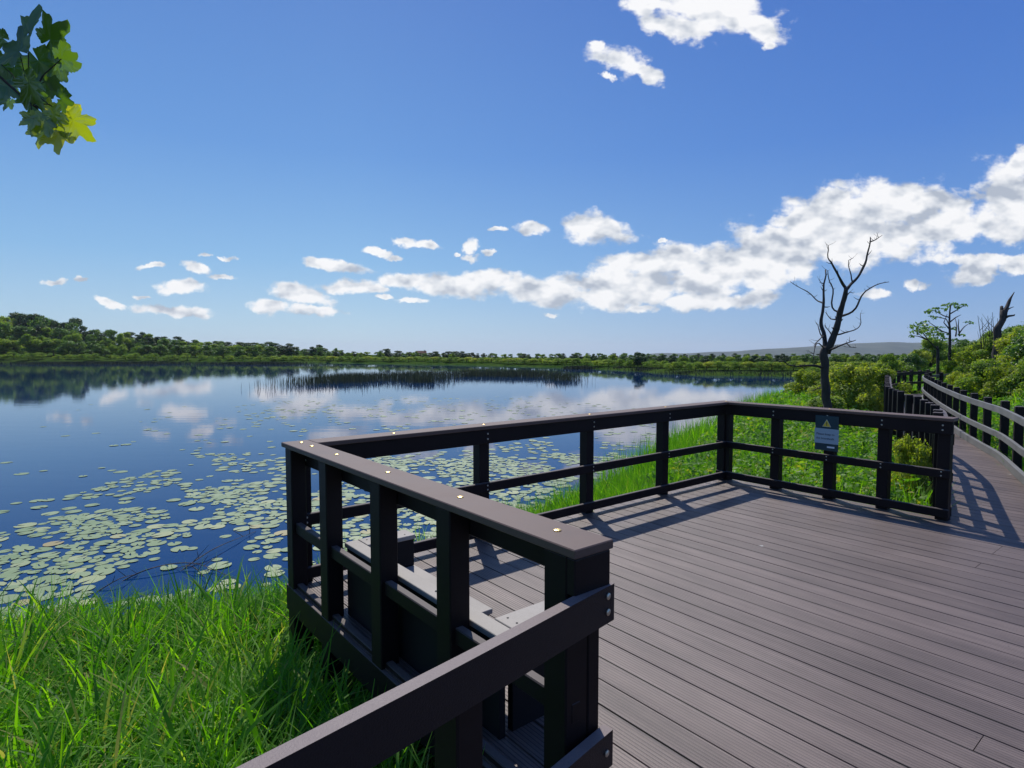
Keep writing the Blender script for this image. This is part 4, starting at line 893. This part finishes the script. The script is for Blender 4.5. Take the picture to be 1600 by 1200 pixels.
def airy_tree():
    Y0=30.; X0=at(1484,540,Y0).x; g=gh(X0,Y0); r=empty('alder_tree',(X0,Y0,g),0,label='thin airy tree with flat layers of sparse leaves above the far boardwalk',cat='tree'); org=Vector(r.location)
    def z8(x,y): return 1400+x/7.5,440+y/7.5
    tv,tf=[],[]
    def limb(pts,r0,r1,dd=0,root=False):
        P=[at(*z8(x,y),Y0+dd*i/(len(pts)-1))-org for i,(x,y) in enumerate(pts)]
        if root: P[0].z=-.2
        P=spline(P,.3); m=len(P); tube(P,[r0+(r1-r0)*i/(m-1) for i in range(m)],6,3,.2,V=tv,F=tf)
    limb([(632,1100),(632,640),(625,500),(630,350),(640,270)],.10,.03,0,True)
    for pts in ([(628,560),(560,480),(600,380)],[(625,420),(560,400),(450,340),(380,340)],[(630,380),(700,340),(780,290),(820,290)],[(625,610),(540,580),(450,520),(380,470)],[(632,560),(590,440),(480,410),(400,420)],[(700,640),(712,520),(690,420)],[(745,640),(730,520),(735,440)],[(745,600),(800,530),(860,490)],[(625,480),(700,420),(760,390)],[(490,800),(380,690),(300,640),(200,560)],[(380,690),(300,580),(240,530)],[(360,680),(260,640),(180,640)]): limb(pts,.035,.010,random.uniform(-1.2,1.2))
    limb([(500,1100),(490,800),(480,760)],.09,.06,0,True)
    mesh_obj('trunk',tv,tf,M_bark,r,smooth=True)
    cl=[]
    for (x,y,rx,ry) in [(690,265,55,20),(600,280,50,22),(560,330,40,18),(440,330,60,25),(370,355,45,15),(490,360,30,20),(790,280,40,15),(720,310,40,20),(410,410,30,15),(470,430,45,18),(360,470,40,16),(840,480,40,18),(900,490,25,10),(520,540,40,14),(690,560,40,30),(210,530,60,25),(300,510,70,25),(350,560,90,35),(260,590,90,25),(180,640,40,15),(420,570,90,45),(460,620,80,45),(520,640,70,40),(380,620,60,30),(430,680,80,30),(560,680,60,20),(770,630,40,15),(690,690,60,20)]:
        p=at(*z8(x,y),Y0+random.uniform(-1.4,1.4))-org; s=rx/7.5/FPX*Y0; cl.append((p.x,p.y,p.z,s*1.1,ry/7.5/FPX*Y0*1.2,random.uniform(.2,.8)))
    V,F,A=crown_pts(cl,420,.10); np_mesh('crown',V,F,[M_fol_green],r,var=A)
    # bare saplings next to it
    for (xa,ya,xb,yb) in ((1000,700,960,400),(1000,700,1005,420),(1120,700,1130,360),(1060,700,1120,430),(1130,560,1190,430),(1090,640,1075,400)):
        Y1=27; a=at(*z8(xa,ya),Y1); b=at(*z8(xb,yb),Y1); a.z=gh(a.x,Y1)-.1; q=empty('bare_sapling',a,0,label='thin bare sapling beside the broken dead trunk at the right',cat='sapling',group='bare saplings at the right'); V,F=[],[]
        P=spline([Vector((0,0,0)),(b-a)*.5+Vector((.15,0,0)),b-a],.3); tube(P,[.035-.028*i/(len(P)-1) for i in range(len(P))],5,V=V,F=F)
        for t in (.55,.65,.75,.85): p=P[int(t*(len(P)-1))]; d=Vector((random.uniform(-1,1),random.uniform(-1,1),.9)).normalized(); tube([p,p+d*.35,p+d*.7+Vector((0,0,.1))],[.012,.008,.003],4,V=V,F=F)
        mesh_obj('stem',V,F,M_bark,q)
airy_tree()
# ------------------------------------------------------------------ fallen twigs in the shallows
def twigs():
    L_=[([(620,868),(650,862),(690,866),(735,852)],'twig lying in the water behind the bench'),([(640,880),(665,868),(700,874)],'pale bent twig on the bank edge behind the bench'),([(560,846),(650,852),(720,838)],'long thin twig over the dark water behind the bench'),
        ([(165,915),(230,890),(300,880),(370,905)],'long dark twig half sunk among the lily pads at the left'),([(255,905),(330,860),(400,830)],'thin branch reaching from the grass over the lily pads'),([(130,930),(185,905),(215,897)],'short dark twig by the grass at the left bank'),([(330,905),(300,885),(275,888)],'forked twig beside the long dark one in the lily pads'),([(60,960),(160,945),(250,925)],'thin stick lying along the left waterline')]
    for pts,lab in L_:
        b=un(*pts[0],WATER_Z); r=empty('fallen_twig',b,0,label=lab,cat='twig'); V,F=[],[]
        P=[un(x,y,WATER_Z+.01+.05*math.sin(math.pi*i/(len(pts)-1)))-b for i,(x,y) in enumerate(pts)]; P[0].z=-.05
        P=spline(P,.08); m=len(P); tube(P,[.009-.006*i/(m-1) for i in range(m)],6,2,.4,V=V,F=F)
        for q in range(3): p=P[random.randrange(m//4,m)]; d=Vector((random.uniform(-1,1),random.uniform(-.6,.6),random.uniform(.1,.7))).normalized()*random.uniform(.1,.3); tube([p,p+d*.6,p+d],[.005,.004,.0015],4,V=V,F=F)
        mesh_obj('stem',V,F,M_twig,r)
    # litter of broken reed stems floating against the bank behind the bench
    n=900; P2=scatter(n,-1.9,1.5,5.6,8.8,lambda X,Y:(lake_sd(X,Y)<.15)&(lake_sd(X,Y)>-.9)&~in_platform(X,Y,.02)); n=len(P2); P3=np.concatenate([P2,np.full((n,1),WATER_Z+.01)],1)
    V,F,a=ribbon_obj('g',P3,rng.uniform(.08,.35,n),np.full(n,.008),rng.uniform(1.7,2.1,n),rng.uniform(0,6.28,n),3,None,rng.uniform(.3,1,n),droop=.2)
    m=bpy.data.materials.new('dead_reed_litter'); m.use_nodes=True; m.node_tree.nodes['Principled BSDF'].inputs['Base Color'].default_value=(.19,.15,.08,1); m.node_tree.nodes['Principled BSDF'].inputs['Roughness'].default_value=.8
    o=np_mesh('reed_litter',V,F,[m],var=a); tag(o,kind='stuff')
twigs()
# ------------------------------------------------------------------ sycamore overhead, top left
def leaf_outline():
    pts=[]; lobes=[(0,1.0),(52,.88),(-52,.88),(112,.58),(-112,.58)]
    for a in range(-170,171,5):
        r=.34
        for la,ln in lobes:
            d=abs(a-la); w=34
            if d<w: r=max(r,.34+(ln-.34)*(1-(d/w)**1.25))
        r*=1+.05*math.sin(a*.9)+(.04 if (a//5)%2 else -.02)
        pts.append((r*math.sin(R(a)),r*math.cos(R(a))))
    return pts
def sycamore():
    trunk=Vector((-5.2,.9,gh(-5.2,.9))); r=empty('sycamore_tree',trunk,0,label='sycamore branch with broad lobed leaves hanging into view at the top left corner',cat='tree')
    D=1.75; tv,tf=[],[]
    def pt(x,y,d=D): return at(x,y,d)-trunk
    hub=pt(70,170); 
    limb=[Vector((0,0,-.2)),Vector((.1,0,2.5)),Vector((.4,.15,4.3)),Vector((1.6,.5,5.2)),Vector((2.8,.8,5.2)),pt(-260,-60,2.0),pt(-70,60),pt(0,120),pt(45,160),pt(80,178)]
    P=spline(limb,.12); m=len(P); rad=[max(.0035,.17*(1-i/(m-1))**1.5) for i in range(m)]; tube(P,rad,8,5,.15,V=tv,F=tf)
    out=leaf_outline(); LV=[];LF=[];LA=[]
    def leaf(c,size,ang,tilt,yaw,var,curl=.25):
        M=Matrix.Rotation(yaw,3,'Z')@Matrix.Rotation(tilt,3,'X')@Matrix.Rotation(ang,3,'Y')
        b=len(LV); ring=[]
        LV.append(c)
        for f in (.5,1.0):
            for (x,z) in out:
                q=Vector((x*f,0,z*f)); q.y=-curl*(abs(q.x)**1.5)*.6+curl*.35*q.z*abs(q.z)+.05*math.sin(q.x*9)*f; LV.append(c+M@(q*size))
        n=len(out)
        for k in range(n-1): LF.append((b,b+1+k,b+2+k)); LF.append((b+1+k,b+1+n+k,b+2+n+k,b+2+k)); LA.extend([var,var])
    # visible leaves: (px,py,size px,rotation of the tip from up, depth offset)
    vis=[(45,50,46,15,0),(78,62,44,60,.05),(30,80,50,-60,-.04),(60,95,52,150,.06),(88,100,40,95,0),(22,105,44,200,.1),(45,130,48,170,-.05),(12,135,42,250,.05),(70,128,42,120,.1),(60,150,40,190,.12),(96,92,30,85,-.06),(95,155,26,110,0),(52,186,22,245,-.08),(70,190,30,215,-.06),(82,186,34,180,.02),(105,175,34,130,.05),(95,206,40,175,-.03),(114,188,38,140,-.05),(74,203,34,200,.02),(84,180,34,165,-.06),(78,165,24,150,.08),(15,158,18,210,0),(110,188,30,150,.06),(5,60,30,300,0),(-5,95,40,270,.05)]
    for i,(x,y,s,a,dd) in enumerate(vis):
        c=pt(x,y,D+dd); leaf(c,s/FPX*D*1.0,R(a),R(random.uniform(-28,28)),R(random.uniform(-28,28)),random.uniform(.1,.5) if y<165 else random.uniform(.8,1.1))  # lower leaves coloured brighter to stand in for sun shining through
        if i%2==0: j=P[-2]; mid=(c+j)*.5+Vector((0,0,.02)); tube([j,mid,c],[.0022,.0016,.0012],4,V=tv,F=tf)
    # unseen leaves added out of frame towards the sun to shade the upper leaves
    base=at(34,64,D)-trunk
    for i in range(150):
        t=random.uniform(.22,1.15); lat=Vector((random.uniform(-.38,.12),random.uniform(-.12,.2),random.uniform(-.0,.3)))
        c=base+SD*t+lat*(.6+t*.5)
        q=c+trunk; xx,yy=px(q)
        if yy>-60 and xx>-60: continue
        leaf(c,random.uniform(.06,.11),random.uniform(0,6.28),R(random.uniform(-90,90)),random.uniform(0,6.28),random.random())
    for i in range(420):
        p=P[random.randrange(int(m*.25),int(m*.8))]; c=p+Vector((random.gauss(0,.6),random.gauss(0,.5),random.gauss(.2,.45))); q=c+trunk; xx,yy=px(q)
        if q.y>.3 and yy>-70 and xx>-70: continue
        if q.y<.6 and q.z<2.6: continue
        leaf(c,random.uniform(.07,.12),random.uniform(0,6.28),R(random.uniform(-90,90)),random.uniform(0,6.28),random.random())
    mesh_obj('branch',tv,tf,M_bark,r,smooth=True)
    o=mesh_obj('leaves',LV,LF,M_syc,r); a=o.data.attributes.new('var','FLOAT','FACE'); a.data.foreach_set('value',np.array(LA,dtype=np.float32))
sycamore()
# ------------------------------------------------------------------ cottage far across the lake
def cottage():
    Y0=185; c=at(658,563,Y0); g=gh(c.x,Y0); r=empty('cottage',(c.x,Y0,g-.1),.2,label='tiny cottage with a rusty brown roof among the trees on the far shore',cat='house'); r.scale=(.5,.5,.5)
    w=flatm('cream_render',(.5,.45,.36)); rf=flatm('rusty_roof',(.10,.035,.02),.95); gl=flatm('window_glass',(.03,.04,.05)); H=2.4
    mb=MB(); mb.box(-3,3,-2.5,2.5,-.9,H,0); mb.out('wall',w,r)
    V=[(-3.3,-2.9,H),(3.3,-2.9,H),(3.3,2.9,H),(-3.3,2.9,H),(-3.3,0,H+1.6),(3.3,0,H+1.6)]; ro=mesh_obj('roof',V,[(0,1,5,4),(2,3,4,5),(0,4,3),(1,2,5),(3,2,1,0)],rf,r)
    mb=MB(); mb.box(2.0,2.6,-.3,.3,H+.9,H+2.2,0); mb.out('chimney',w,ro)
    for x in (-1.9,0,1.9): mb=MB(); mb.box(x-.5,x+.5,-2.56,-2.51,1,2.2,0); mb.out('window',gl,r)
cottage()
# ------------------------------------------------------------------ thin summer haze round the whole place
def haze():
    mb=MB(); mb.box(-6300,6300,-400,7200,-140,75,0); m=bpy.data.materials.new('haze_air'); m.use_nodes=True; nt=m.node_tree; nt.nodes.clear()
    o=node(nt,'ShaderNodeOutputMaterial'); v=node(nt,'ShaderNodeVolumePrincipled'); v.inputs['Color'].default_value=(.80,.88,.97,1); v.inputs['Density'].default_value=.00012; v.inputs['Anisotropy'].default_value=.3
    lk(nt,v.outputs[0],o.inputs['Volume']); ob=mb.out('haze',m); tag(ob,kind='stuff')
haze()
